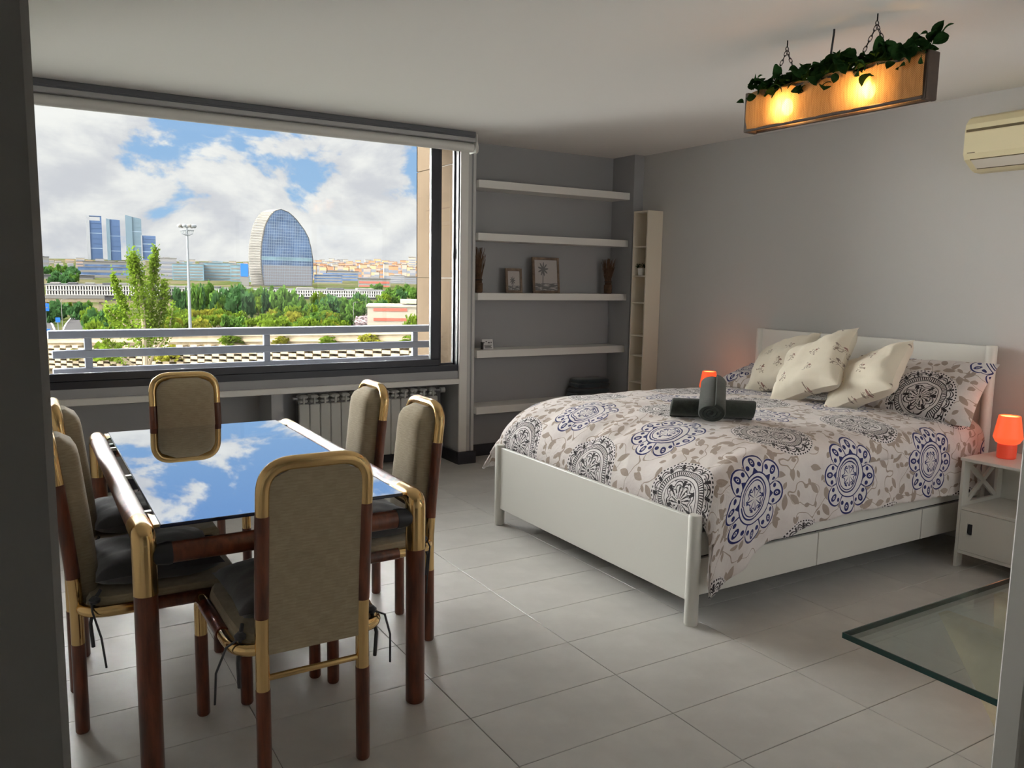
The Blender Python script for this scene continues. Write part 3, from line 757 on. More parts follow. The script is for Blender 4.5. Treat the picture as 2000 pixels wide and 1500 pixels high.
cush((3.49, .985), (0, -.487, .165), (.24, .062, .26), 1.035, .48, .44, 'cream sprigged cushion leaning on the headboard behind the middle cushion', 5)
cush((3.26, .995), (0, -.512, .206), (.30, .117, .279), .985, .52, .47, 'cream sprigged cushion standing in the middle, overlapping the other two', 6)
cush((2.885, .975), (-.03, -.478, .22), (.30, .128, .207), 1.0, .50, .42, 'cream sprigged cushion tilted against the big printed pillow', 8)

# rolled towels
def roll(name, L, r_, sx, sz, m, turns=3.2):
    N = 96; o_, i_ = [], []
    for k in range(N+1):
        a = 2*PI*turns*k/N; rr = r_*(.12+.88*k/N); th_ = r_*.88/turns*.80
        o_.append((rr*math.cos(a)*sx, rr*math.sin(a)*sz)); i_.append(((rr-th_)*math.cos(a)*sx, (rr-th_)*math.sin(a)*sz))
    loop = o_ + list(reversed(i_)); ys = [-L/2, -L/2+.008, -L/4, 0, L/4, L/2-.008, L/2]
    pts = []
    for q, y_ in enumerate(ys):
        k = .93 if q in (0, 6) else 1
        pts.append([(x_*k, y_+.006*math.sin(5*j/20.), z_*k) for j, (x_, z_) in enumerate(loop+[loop[0]])])
    b2 = MB().grid(pts); nn = len(loop)+1
    for e, fl_ in ((0, 1), (len(ys)-1, 0)):
        for k in range(N):
            f = (e*nn+k, e*nn+k+1, e*nn+2*N+1-(k+1), e*nn+2*N+1-k); b2.f.append(tuple(reversed(f)) if fl_ else f)
    return b2.build(name, m, None, True)
ta = roll('rolled_towel', .42, .062, 1.0, .92, TOWEL); place(ta, (3.055, 3.005, .852), (.275*.757, .318*.757, 0), (.757, -.654, 0)); 
tag(ta, 'dark green rolled towel lying across the duvet beneath the other roll', 'towel', 'rolled towels on the bed')
tb2 = roll('rolled_towel', .44, .066, 1.12, .85, TOWEL); place(tb2, (2.985, 2.945, .925), (.70, -.714, 0), (.70, .69, .22))
tag(tb2, 'dark green rolled towel laid on top, its spiral end facing the doorway', 'towel', 'rolled towels on the bed')

# ================================================================== NIGHTSTANDS AND LAMPS
def make_nightstand():
    n = thing('nightstand', '', 'nightstand')                 # front faces -x, origin at front centre floor
    D, Wd, Hh, T = .40, .40, .60, .016
    MB().box(-.008, D, -Wd/2-.006, Wd/2+.006, Hh-T, Hh, .002).build('top', LACQ, n)
    for s in (-1, 1):
        y0, y1 = (Wd/2-T, Wd/2) if s > 0 else (-Wd/2, -Wd/2+T)
        m_ = MB(); m_.box(0, D, y0, y1, .075, .33); m_.box(0, .055, y0, y1, 0, .075).box(D-.055, D, y0, y1, 0, .075)
        m_.box(0, .06, y0, y1, .33, Hh-T).box(D-.06, D, y0, y1, .33, Hh-T).box(.06, D-.06, y0, y1, .33, .355).box(.06, D-.06, y0, y1, Hh-T-.03, Hh-T)
        m_.build('side_panel', LACQ, n)
        for q in (-1, 1):
            za, zb = (.355, .554) if q > 0 else (.554, .355)
            d_ = .016; x0_, x1_ = .06, D-.06
            MB().prism([(x0_-0, za-d_), (x1_, zb-d_), (x1_, zb+d_), (x0_, za+d_)], y0+.002, y1-.002, 'y').build('cross_bar', LACQ, n)
    MB().box(.006, D-.01, -Wd/2+T, Wd/2-T, .320, .335).build('shelf', LACQ, n)
    MB().box(.004, D-.01, -Wd/2+T, Wd/2-T, .078, .095).build('bottom', LACQ, n)
    MB().box(D-.012, D-.004, -Wd/2+T, Wd/2-T, .08, Hh-T).build('back', LACQ, n)
    # door with a slot handle
    dr = MB(); sl = Wd/2-T-.055
    y0, y1, z0, z1 = -Wd/2+T+.002, Wd/2-T-.002, .098, .317
    ya, yb_, za, zb = sl-.014, sl+.014, .19, .25
    dr.box(0, .016, y0, ya, z0, z1).box(0, .016, yb_, y1, z0, z1).box(0, .016, ya, yb_, z0, za).box(0, .016, ya, yb_, zb, z1)
    d_ = dr.build('door', LACQ, n)
    pts = [(ya+.014+.014*math.cos(a), (zb-.014 if math.sin(a) > 0 else za+.014)+.014*math.sin(a)) for a in [2*PI*k/20 for k in range(20)]]
    MB().prism(pts, .004, .0165, 'x').build('slot_handle', BLACKP, d_)
    return n
ns = make_nightstand(); ns.location = (4.27, 2.165, 0); tag(ns, 'white nightstand with crossed side panels and slot-handle door beside the glass coffee table', 'nightstand', 'white nightstands')
n2 = copy_tree(ns); n2.location = (4.30, 4.50, 0); tag(n2, 'white nightstand on the window side of the bed', 'nightstand', 'white nightstands')
def make_lamp():
    l = thing('table_lamp', '', 'lamp')
    MB().lathe([(.040, 0), (.046, .004), (.047, .070), (.045, .078)], 28).build('base', SHADEB, l, True)
    MB().lathe([(.044, .078), (.058, .086), (.071, .112), (.070, .118), (.052, .228), (.047, .229), (.064, .118), (.05, .09)], 28).build('shade', SHADE, l, True)
    MB().lathe([(.002, .222), (.046, .2235), (.047, .224), (.002, .2245)], 28).build('glow_disc', SHADEI, l, True)
    return l
lm = make_lamp(); lm.location = (4.47, 2.245, .60); tag(lm, 'glowing orange glass lamp on the nightstand beside the printed pillow', 'lamp', 'orange bedside lamps')
l2 = copy_tree(lm); l2.location = (4.50, 4.478, .60); tag(l2, 'glowing orange glass lamp on the window side nightstand, half hidden by a towel roll', 'lamp', 'orange bedside lamps')
for nm, p in (('bedside_glow', (4.47, 2.245, .86)), ('bedside_glow', (4.50, 4.462, .86))):
    l = bpy.data.lights.new(nm, 'POINT'); l.energy = .6; l.color = (1.0, .33, .14); l.shadow_soft_size = .05
    o = bpy.data.objects.new(nm, l); COL.objects.link(o); o.location = p

# ================================================================== SHELVES IN THE NICHE
for z0, z1, lab in ((2.217, 2.277, 'white floating shelf, the topmost in the niche'), (1.807, 1.865, 'white floating shelf, second from the top in the niche'),
                    (1.334, 1.390, 'white floating shelf in the niche holding the picture frames'), (.868, .928, 'white floating shelf in the niche holding a small card'),
                    (.405, .464, 'white floating shelf in the niche holding folded dark towels')):
    s = thing('wall_shelf', lab, 'shelf', ((3.14+XN)/2, 5.95, z0), 0, 'white shelves in the niche')
    hw = (XN-3.14)/2
    MB().box(-hw, hw, -.245, 0, 0, z1-z0, .002).build('shelf_board', WHITE, s)
    MB().box(-hw, hw, -.25, -.245, .0, z1-z0, .001).build('front_edge', WHITE, s)
def frame(px0, px1, h, y_, lab, pm):
    a, c_ = at_y(px0, 572, y_), at_y(px1, 572, y_); w_ = c_.x-a.x
    f = thing('picture_frame', lab, 'picture', ((a.x+c_.x)/2, y_, 1.3905))
    e = .022; tl = Matrix.Rotation(-.10, 4, 'X')
    parts = [MB().box(-w_/2, -w_/2+e, -.008, .008, 0, h, .002), MB().box(w_/2-e, w_/2, -.008, .008, 0, h, .002),
             MB().box(-w_/2+e, w_/2-e, -.008, .008, 0, e, .002), MB().box(-w_/2+e, w_/2-e, -.008, .008, h-e, h, .002)]
    for p in parts: p.build('frame_bar', FRAMEW, f).matrix_local = tl
    q = MB().quad((-w_/2+e, -.002, e), (w_/2-e, -.002, e), (w_/2-e, -.002, h-e), (-w_/2+e, -.002, h-e)).build('print', pm, f, uvs=[(0, 0), (1, 0), (1, 1), (0, 1)]); q.matrix_local = tl
    MB().box(-w_/2+.01, w_/2-.01, .003, .006, .01, h-.01).build('backing', DARKWOOD, f).matrix_local = tl
frame(988, 1020, .205, 5.83, 'small brown picture frame on the niche shelf', palm('small_print', .4, .5))
frame(1041, 1093, .305, 5.83, 'larger brown picture frame with a palm tree print on the niche shelf', palm('palm_print', .38, .70))
def twigs(x_, h, lab, seed):
    rnd = random.Random(seed); tw = thing('dried_twig_bundle', lab, 'decoration', (x_, 5.81, 1.3905))
    MB().lathe([(.030, 0), (.036, .01), (.037, .075), (.033, .08)], 16).build('pot', TWIG, tw, True)
    m_ = MB()
    for k in range(95):
        a = rnd.uniform(0, 2*PI); r0 = rnd.uniform(0, .030); r1 = r0+rnd.uniform(.0, .042); hh = h*rnd.uniform(.7, 1)
        m_.tube([(r0*math.cos(a), r0*math.sin(a), .02), (r0*math.cos(a)*.9, r0*math.sin(a)*.9, hh*.45), (r1*math.cos(a), r1*math.sin(a), hh)], [.003, .0026, .0016], 5)
    tag(m_.build('twigs', TWIG, tw), kind='stuff')
    MB().tube([(.031*math.cos(a), .031*math.sin(a), .105) for a in [2*PI*k/16 for k in range(16)]], .005, 8, closed=True).build('tie', DARKWOOD, tw, True)
twigs(at_y(1187, 570, 5.81).x, .315, 'bundle of dried brown twigs at the bookcase end of the niche shelf', 4)
twigs(at_y(934, 570, 5.81).x, .37, 'tall bundle of dried brown twigs at the window end of the niche shelf', 5)
cd_ = thing('standing_card', 'small white printed card leaning on the niche shelf', 'card', (at_y(953, 684, 5.77).x, 5.765, .9285))
rot = Matrix.Rotation(-.25, 4, 'X')
MB().box(-.05, .05, -.001, .001, 0, .085).build('card_face', CARD, cd_).matrix_local = rot
MB().box(-.05, -.044, .0, .04, 0, .06).build('card_foot', INK, cd_)
for k, (xx, zz, ww) in enumerate(((-.035, .055, .012), (-.012, .064, .01), (.012, .054, .016), (.034, .056, .01), (.0, .034, .07), (-.004, .024, .06), (.002, .013, .066))):
    MB().box(xx-ww/2, xx+ww/2, -.0022, -.0010, zz-.0025, zz+.0025 if k > 3 else zz+.006).build('print_mark', INK, cd_).matrix_local = rot
def folded(x_, y_, z_, w_, d_, h, lab, s):
    f = thing('folded_towel', lab, 'towel', (x_, y_, z_), 0, 'folded towels on the niche shelf')
    def soft(wx, dy, hz, z0):
        sg = lambda v, e: math.copysign(abs(v)**e, v); pts = []
        for i in range(17):
            ph = -PI/2+PI*i/16
            pts.append([(wx/2*sg(math.cos(ph), .35)*sg(math.cos(a), .3), dy/2*sg(math.cos(ph), .35)*sg(math.sin(a), .3), z0+hz/2+hz/2*sg(math.sin(ph), .6)) for a in [2*PI*k/32 for k in range(33)]])
        return MB().grid(pts)
    soft(w_, d_, h*.56, 0).build('towel_fold', TEAL, f, True, auto=False); soft(w_*.96, d_*.97, h*.56, h*.44).build('towel_fold', TEAL, f, True, auto=False)
fx = at_y(1150, 775, 5.80).x
folded(fx, 5.81, .464, .38, .22, .088, 'dark teal folded towel at the bottom of the stack on the lowest niche shelf', 1)
folded(fx+.01, 5.81, .552, .35, .21, .088, 'dark teal folded towel on top of the stack on the lowest niche shelf', 5)

# ================================================================== TALL NARROW BOOKCASE (open side faces -x)
bc = thing('narrow_bookcase', 'tall narrow cream bookcase standing against the bed wall by the niche', 'bookcase', (4.685, 5.47, 0))
bx0, bx1, by0, by1, BH, T = 4.60, 4.768, 5.375, 5.565, 2.105, .014
def bb(nm, x0, x1, y0, y1, z0, z1): MB().box(x0-4.685, x1-4.685, y0-5.47, y1-5.47, z0, z1, .0015).build(nm, CREAMY, bc)
bb('side_panel', bx0, bx1, by0, by0+T, 0, BH); bb('side_panel', bx0, bx1, by1-T, by1, 0, BH)
bb('top_panel', bx0, bx1, by0+T, by1-T, BH-T, BH); bb('back_panel', bx1-.006, bx1, by0+T, by1-T, .0, BH-T)
shz = [1.805, 1.555, 1.325, 1.04, .865, .63, .40, .18]
for z_ in shz: bb('shelf', bx0+.004, bx1-.006, by0+T, by1-T, z_-.012, z_)
bb('plinth', bx0+.004, bx0+.02, by0+T, by1-T, 0, .06)
for yy in (.05, .12): MB().lathe([(.004, 0), (.004, .001)], 10).build('screw_cap', ACG, bc).matrix_local = Matrix.Translation((bx0-4.685+yy, by0-5.47-.0005, 1.03)) @ Matrix.Rotation(PI/2, 4, 'X')
pp = thing('potted_plant', 'tiny green plant in a white pot inside the narrow bookcase', 'plant', (4.64, 5.49, 1.5555))
MB().lathe([(.022, 0), (.028, .055), (.030, .062), (.026, .062)], 18).build('pot', POT, pp, True)
m_ = MB(); rnd = random.Random(3)
for k in range(90):
    d = Vector((rnd.gauss(0, 1), rnd.gauss(0, 1), abs(rnd.gauss(0, 1))+.2)).normalized()*rnd.uniform(.02, .045); c_ = Vector((0, 0, .065))+d
    a = d.orthogonal().normalized()*.008; e = d.normalized()*.016
    m_.quad(c_-a, c_+e*.3, c_+a, c_+e)
tag(m_.build('leaves', LEAF, pp), kind='stuff')

# ================================================================== RADIATOR
rd = thing('radiator', 'pale sectional radiator in the recess under the window ledge', 'radiator', (2.32, 5.975, 0))
for k in range(14):
    x_ = 1.75-2.32+.0823*k
    s = MB().box(x_+.002, x_+.080, -.05, .045, .095, .545, .006).build('section', RADW, rd)
    MB().box(x_+.006, x_+.076, -.038, .045, .552, .578, .010).build('grille_cap', RADW, s)
    MB().box(x_+.006, x_+.076, -.046, .045, .584, .612, .012).build('grille_cap', RADW, s)
    MB().box(x_+.034, x_+.046, -.052, .045, .545, .598, .002).build('grille_fin', RADW, s)
MB().box(-.57, .582, -.03, .04, .10, .56).build('core', RADD, rd)
MB().tube([(.58, 0, .585), (.63, 0, .585)], .010, 10).build('valve_stem', ALU, rd, True)
MB().tube([(.625, 0, .585), (.665, 0, .585)], .022, 16).build('valve_knob', WHITE, rd, True)
MB().tube([(.58, 0, .125), (.625, 0, .125), (.63, .01, .10), (.63, .015, 0)], .009, 10).build('pipe', WHITE, rd, True)
MB().tube([(.60, 0, .125), (.64, 0, .125)], .018, 16).build('return_valve', WHITE, rd, True)
MB().tube([(-.60, 0, .585), (-.565, 0, .585)], .012, 10).build('bleed_plug', ALU, rd, True)
for s in (-.4, .4): MB().box(s-.015, s+.015, .04, .104, .48, .52).build('bracket', ALU, rd)

# ================================================================== AIR CONDITIONER
ac = thing('air_conditioner', 'ivory split air conditioner mounted high on the bed wall', 'air conditioner', (4.77, 2.28, 2.15))
prof = [(0, .30), (-.13, .30), (-.165, .285), (-.195, .25), (-.20, .20), (-.20, .09), (-.185, .06), (-.11, .012), (-.07, 0), (0, 0)]
MB().prism([(a, c_) for a, c_ in prof], -.42, .40, 'y').build('casing', ACM, ac)
def acq(nm, p0, p1, y0, y1, off, m_):
    d = Vector((p1[0]-p0[0], 0, p1[1]-p0[1])); nrm = Vector((-d.z, 0, d.x)).normalized()
    if nrm.x > 0: nrm = -nrm
    a, c_ = Vector((p0[0], 0, p0[1])), Vector((p1[0], 0, p1[1])); v = []
    for o_ in (-.002, off):
        for q in (a, c_):
            for y_ in (y0, y1): v.append(q+nrm*o_+Vector((0, y_, 0)))
    k = MB(); k._add(v, [(0, 1, 3, 2), (4, 6, 7, 5), (0, 4, 5, 1), (2, 3, 7, 6), (0, 2, 6, 4), (1, 5, 7, 3)]); k.build(nm, m_, ac)
acq('intake_groove', (-.2, .222), (-.2, .208), -.42, .392, .0012, ACD)
acq('air_flap', (-.183, .0575), (-.122, .0185), -.42, .362, .004, ACG)
acq('flap_gap', (-.186, .0600), (-.181, .0568), -.42, .366, .002, ACD)
acq('flap_gap', (-.121, .0180), (-.114, .0135), -.42, .362, .002, ACD)
acq('brand_mark', (-.2, .096), (-.2, .0925), .335, .378, .0012, ACD)

# ================================================================== PLANTER LAMP
P0 = Vector((3.05, 2.84, 0)); P1 = Vector((3.05, 1.945, 0))
plc = thing('planter_lamp', 'hanging burlap-sided wooden planter lamp with two glowing bulbs and leafy vines', 'lamp', (3.05, 2.3925, 2.235))
hl = (P0.y-P1.y)/2; hd = .034; BHt = .155
for s in (-1, 1):
    n_ = 40; g = []; uvs = []
    for k in range(n_+1):
        yy = -hl + 2*hl*k/n_
        for z_, e in ((-.004, .0), (.05, .004), (.105, .004), (.158, .0)):
            w_ = .006*math.sin(k*.9)+.004*math.sin(k*2.3)
            g.append((s*(hd+.006)+s*(e+w_*.5), yy, z_ + (.006*math.sin(k*.7+1) if z_ > .1 else .004*math.sin(k*.8)*(z_ < 0)))); uvs.append((yy, z_))
    m_ = MB(); m_.grid([g[i*4:(i+1)*4] for i in range(n_+1)]); m_.build('burlap_side', BURLAP, plc, True, uvs, auto=False)
    MB().box(s*hd-.008, s*hd+.004, -hl, hl, -.016, -.004, .003).build('lower_rail', DARKWOOD, plc)
    MB().box(s*hd-.006, s*hd+.002, -hl, hl, .142, .152, .002).build('upper_rail', DARKWOOD, plc)
for e in (-1, 1): MB().box(-hd-.004, hd+.004, e*hl-.012, e*hl+.012, -.018, .165, .004).build('end_board', DARKWOOD, plc)
for yy in (.232, -.185):
    bu = MB().lathe([(.002, -.036), (.014, -.032), (.023, -.016), (.025, .002), (.019, .022), (.013, .034), (.012, .04)], 18).build('bulb', BULB, plc, True); bu.location = (0, yy, .068)
    MB().lathe([(.015, 0), (.016, .03), (.01, .045)], 14).build('socket', BLACKP, plc, True).location = (0, yy, .105)
    MB().box(-hd, hd, yy-.012, yy+.012, .148, .158).build('socket_bar', DARKWOOD, plc)
def chain(p, q):
    p, q = Vector(p), Vector(q); L = (q-p).length; n_ = max(3, int(L/.021)); d = (q-p).normalized(); m_ = MB()
    s1 = d.orthogonal().normalized(); s2 = d.cross(s1)
    for k in range(n_):
        c_ = p+d*(L*(k+.5)/n_); s = s1 if k % 2 else s2
        m_.tube([c_+d*(.0145*math.sin(a))+s*(.0062*math.cos(a)) for a in [2*PI*i/10 for i in range(10)]], .0017, 5, closed=True)
    m_.build('chain', CHAINM, plc)
top = 2.6-2.235
for yy in (.255, -.20):
    MB().tube([(.0, yy, top), (.0, yy, top-.03)], .003, 6).tube([(.010*math.sin(a), yy, top-.038+.010*math.cos(a)) for a in [2*PI*i/10 for i in range(10)]], .002, 5, closed=True).build('ceiling_hook', CHAINM, plc)
    chain((.0, yy, top-.045), (-.01, yy+.09, .15)); chain((.0, yy, top-.045), (-.0, yy-.085, .15))
MB().tube([(.03, .03, top), (.03, .03, top-.015), (.01, .035, .15)], [.0045, .0045, .0045], 8).build('cable', BLACKP, plc, True)
lmsh = []
for k in range(3):
    L, Wd = (.052, .021) if k == 0 else ((.042, .024) if k == 1 else (.060, .018))
    pts = []
    for i in range(7):
        s = i/6; wv_ = Wd*math.sin(PI*min(1, s*1.0))**.7 if 0 < i < 6 else .0008; z_ = -.012*(s*2-1)**2
        pts.append([(-wv_, L*s, z_+.004), (0, L*s, z_), (wv_, L*s, z_+.004)])
    lmsh.append(MB().grid(pts).mesh('leaf', LEAF, True))
rnd = random.Random(12)
for st_ in range(3):
    yy = [-hl+2*hl*k/30 for k in range(31)]
    MB().tube([(rnd.uniform(-.03, .03)-.02*(st_ == 0), q, .155+.02*math.sin(q*11+st_*2)+.012*math.sin(q*29)) for q in yy], .0022, 5).build('vine_stem', LEAF, plc, True)
for k in range(230):
    yy = hl*(2*((k*.618) % 1)-1); o = link('leaf', lmsh[k % 3], plc)
    hgt = .155+abs(rnd.gauss(0, .028))+.012
    xx = rnd.uniform(-.06, .05)
    if k % 9 == 0: xx = -.055; hgt = rnd.uniform(.11, .15)
    o.location = (xx, yy+rnd.uniform(-.02, .02), hgt)
    o.rotation_euler = (rnd.uniform(-1.0, 1.3), rnd.uniform(-1.0, 1.0), rnd.uniform(0, 2*PI)); s = rnd.uniform(.8, 1.35); o.scale = (s, s, s)
for k in range(7):
    o = link('leaf', lmsh[k % 3], plc); o.location = (-.03+.01*k, -hl-.01+rnd.uniform(-.02, .03), .19+.006*k); o.rotation_euler = (rnd.uniform(.2, 1.5), rnd.uniform(-.6, .6), PI+rnd.uniform(-1, 1)); o.scale = (1.15,)*3

# ================================================================== GLASS COFFEE TABLE
ct = thing('coffee_table', 'low coffee table with green-edged glass top on a pale stone base by the doorway', 'table', (2.66, 1.28, 0))
gx0, gx1, gy0, gy1, gz = 2.157-2.66, 3.16-2.66, 1.045-1.28, 1.52-1.28, .42
MB().box(gx0+.004, gx1-.004, gy0+.004, gy1-.004, gz-.018, gz).build('glass_top', TGLASS, ct)
e = MB(); e.box(gx0, gx0+.004, gy0, gy1, gz-.018, gz).box(gx1-.004, gx1, gy0, gy1, gz-.018, gz).box(gx0+.004, gx1-.004, gy0, gy0+.004, gz-.018, gz).box(gx0+.004, gx1-.004, gy1-.004, gy1, gz-.018, gz)
e.build('glass_edge', TEDGE, ct)
MB().prism([(1.483-1.28, .4015), (1.085-1.28, .4015), (1.115-1.28, 0), (1.20-1.28, 0)], -.045, .01, 'x').build('stone_leg', TRAV, ct)
MB().prism([(1.483-1.28, .4015), (1.085-1.28, .4015), (1.36-1.28, 0), (1.445-1.28, 0)], .30, .355, 'x').build('stone_leg', TRAV, ct)
MB().box(.01, .30, -.06, .02, .25, .33).build('stone_stretcher', TRAV, ct)

# ================================================================== OUTSIDE: terrain and city
HTAB = [(30, -24), (600, -24), (820, -19), (1000, -11), (1300, -9), (1800, -6), (2600, -1), (3400, 25), (4600, 74), (7000, 95), (9000, 100)]
def hgt(d): return interp(HTAB, d)
BEAR = {}
def flat(px, d):
    """ground point below image column px at forward depth d"""
    p = at_d(px, 560, d); return Vector((p.x, p.y, hgt(d)))
g = []
for d in [30, 60, 120, 200, 300, 400, 500, 600, 700, 820, 900, 1000, 1150, 1300, 1500, 1800, 2200, 2600, 3000, 3500, 4000, 4600, 5500, 7000, 9000]:
    g.append([Vector((p.x, p.y, hgt(d) + noise.noise(Vector((px*.011, d*.0013, 1)))*max(0, d-1200)*.004)) for px, p in ((q, at_d(q, 560, d)) for q in range(-700, 2201, 50))])
struct('ground', MB().grid(g), GROUND, smooth=True)

def face_cam(px, d):
    p = at_d(px, 560, d); return math.atan2(-p.x, p.y)     # rotation so that local -y looks back at the window
def building(name, label, cat, x0, x1, ytop, d, thick, wall, roof=None, bands=0, bandm=None, ybot=None, turn=0., group=None, vert=0, pent=None, height=0):
    pc_ = at_d((x0+x1)/2, 560, d); w_ = (x1-x0)*d/F_PX; top_ = at_d((x0+x1)/2, ytop, d).z if ytop else hgt(d)+height
    zb = hgt(d)-3 if ybot is None else at_d((x0+x1)/2, ybot, d).z
    o = thing(name, label, cat, (pc_.x, pc_.y, zb), face_cam((x0+x1)/2, d)+turn, group); H_ = top_-zb
    MB().box(-w_/2, w_/2, 0, thick, 0, H_).build('walls', wall, o)
    MB().box(-w_/2-.02*w_, w_/2+.02*w_, -.02*thick, thick*1.02, H_, H_+.03*H_+.3).build('roof', roof or OFFG, o)
    vis = min(H_, H_*1.0)
    for k in range(bands):
        z0 = H_*(.16+.8*k/bands); dz = H_*.8/bands*.5
        if vert:
            for j in range(vert):
                xa = -w_/2 + w_*(j+.22)/vert; MB().box(xa, xa+w_*.56/vert, -.25, .3, z0, z0+dz).build('window', bandm or WIN, o)
        else: MB().box(-w_*.47, w_*.47, -.3, .3, z0, z0+dz).build('window_band', bandm or WIN, o)
    if pent: MB().box(-w_*.2, w_*.15, thick*.3, thick*.7, H_, H_+pent).build('roof_hut', wall, o)
    return o
# four towers on the skyline
def tower(x0, x1, yt, yb_, d, split, m1, m2, lab, slant=0., hole=False):
    pc_ = at_d((x0+x1)/2, yb_, d); w_ = (x1-x0)*d/F_PX; H_ = at_d((x0+x1)/2, yt, d).z-pc_.z+25
    o = thing('skyscraper', lab, 'skyscraper', (pc_.x, pc_.y, pc_.z-25), face_cam((x0+x1)/2, d), 'skyscrapers on the skyline')
    xs = -w_/2+w_*split
    MB().prism([(-w_/2, 0), (xs, 0), (xs, H_-slant*.5), (-w_/2, H_)], -6, 40, 'y').build('side_wing', m1, o)
    if hole:
        MB().box(xs, w_/2, 0, 40, 0, H_*.90).box(xs, w_/2, 0, 40, H_*.985, H_).box(w_/2-w_*.1, w_/2, 0, 40, H_*.9, H_).build('glass_front', m2, o)
    else: MB().prism([(xs, 0), (w_/2, 0), (w_/2, H_-slant), (xs, H_-slant*.5)], 0, 40, 'y').build('glass_front', m2, o)
    for k in range(1, 9): MB().box(xs, w_/2, -1.5, 1, H_*k/9.5, H_*k/9.5+3).build('floor_line', m2 if k % 3 else MULL, o)
tower(173, 200, 422, 506, 4490, .22, TGL3, TGL1, 'skyscraper with a pale edge and a hole under its flat top', 0, True)
tower(212, 236, 428, 511, 4490, .26, TGL2, TGL1, 'plain blue skyscraper between the two other tall towers', 6)
tower(249, 277, 421, 500, 4490, .42, TGL2, TGL2, 'teal skyscraper with a slanted pointed top', 18)
tower(278, 304, 460, 498, 4200, .08, TGL3, TGL1, 'lower blue tower beside the slanted skyscraper', 2)

# oval glass building
LE = [(412.5, 550.), (416, 541), (424, 534), (432, 529), (445, 523), (457, 520), (483, 515.3), (507, 514), (533, 515), (558, 518.5)]
RE = [(412.5, 551.), (417, 565), (424, 574), (431, 581), (449, 595), (464, 603), (485, 608), (507, 611), (533, 611), (558, 608)]
dV = 1027.; cx = 563.; turn = math.radians(34)
pb = at_d(cx, 558, dV); kx = dV/F_PX/math.cos(turn); kz = dV/F_PX
vela = thing('oval_office_tower', 'oval glass office building with pale louvred curved flank', 'building', (pb.x, pb.y, pb.z), face_cam(cx, dV)+turn)
prf = [((x_-cx)*kx, (558-y_)*kz) for y_, x_ in LE] ; prr = [((x_-cx)*kx, (558-y_)*kz) for y_, x_ in RE]
loop_ = list(reversed(prf)) + prr
TH = 26.
MB().prism(loop_, 0, TH, 'y').build('glass_body', BGLASS, vela)
def ledge_x(z, tab): return interp(sorted((p[1], p[0]) for p in tab), z)
zt_ = prf[0][1]
m_ = MB()
for k in range(1, 26):
    z_ = zt_*k/26.5; m_.box(ledge_x(z_, prf)+.2, ledge_x(z_, prr)-.2, -.25, .05, z_-.16, z_+.16)
for k in range(1, 30):
    x_ = prf[7][0]+(prr[7][0]-prf[7][0])*k/30
    zz = [q for q in [zt_*i/80 for i in range(81)] if ledge_x(q, prf) < x_ < ledge_x(q, prr)]
    if zz: m_.box(x_-.10, x_+.10, -.22, .05, min(zz), max(zz))
tag(m_.build('mullion_grid', MULL, vela), kind='stuff')
MB().box(ledge_x(8, prf)+1, ledge_x(8, prr)-1, -.15, .05, .5, zt_*.27).build('lower_glazing', BAND, vela)
MB().box(ledge_x(36, prf)+.6, ledge_x(36, prr)-.6, -.18, .05, zt_*.33, zt_*.38).build('pale_floor', BGLASS2, vela)
m_ = MB()
for k in range(1, 46):
    z_ = zt_*k/47; x_ = ledge_x(z_, prf); m_.box(x_-1.3, x_+.6, -.6, TH+.4, z_-.55, z_+.55)
tag(m_.build('louvre_slats', LOUV, vela), kind='stuff')
edge = [(x_-.4, z_) for x_, z_ in reversed(prf)] + [(x_+.5, z_+.4) for x_, z_ in prr]
for (a0, c0), (a1, c1) in zip(edge, edge[1:]):
    m_ = MB(); m_.prism([(a0, c0), (a1, c1), (a1*.985, c1-.6), (a0*.985, c0-.6)], -.7, TH+.6, 'y'); m_.build('rim_panel', LOUV, vela)

# long low campus building with white fins in front of it
for x0, x1, yt, d, lab in ((330, 745, 566, 760, 'long low white building with upright fins in front of the oval tower'),
                           (105, 316, 558, 690, 'long low white building with upright fins beyond the flyover')):
    o = building('finned_campus_block', lab, 'building', x0, x1, yt, d, 60, OFFG, OFFG)
    w_ = (x1-x0)*d/F_PX; H_ = at_d((x0+x1)/2, yt, d).z-(hgt(d)-3); m_ = MB(); n_ = int((x1-x0)/4.6)
    for k in range(n_):
        xa = -w_/2+w_*k/n_
        for z0, z1 in ((H_*.50, H_*.70), (H_*.76, H_*.96)): m_.box(xa, xa+w_/n_*.5, -1.6, 0, z0, z1)
    tag(m_.build('fins', FINW, o), kind='stuff')
    for z0 in (.47, .72, .97): MB().box(-w_/2, w_/2, -2.0, 0, H_*z0, H_*z0+.6).build('floor_slab', FINW, o)
    for k in range(7): MB().box(-w_/2+w_*(k+.2)/7, -w_/2+w_*(k+.75)/7, 8, 30, H_, H_+2.2).build('roof_unit', OFFG if k % 2 else LATW, o)
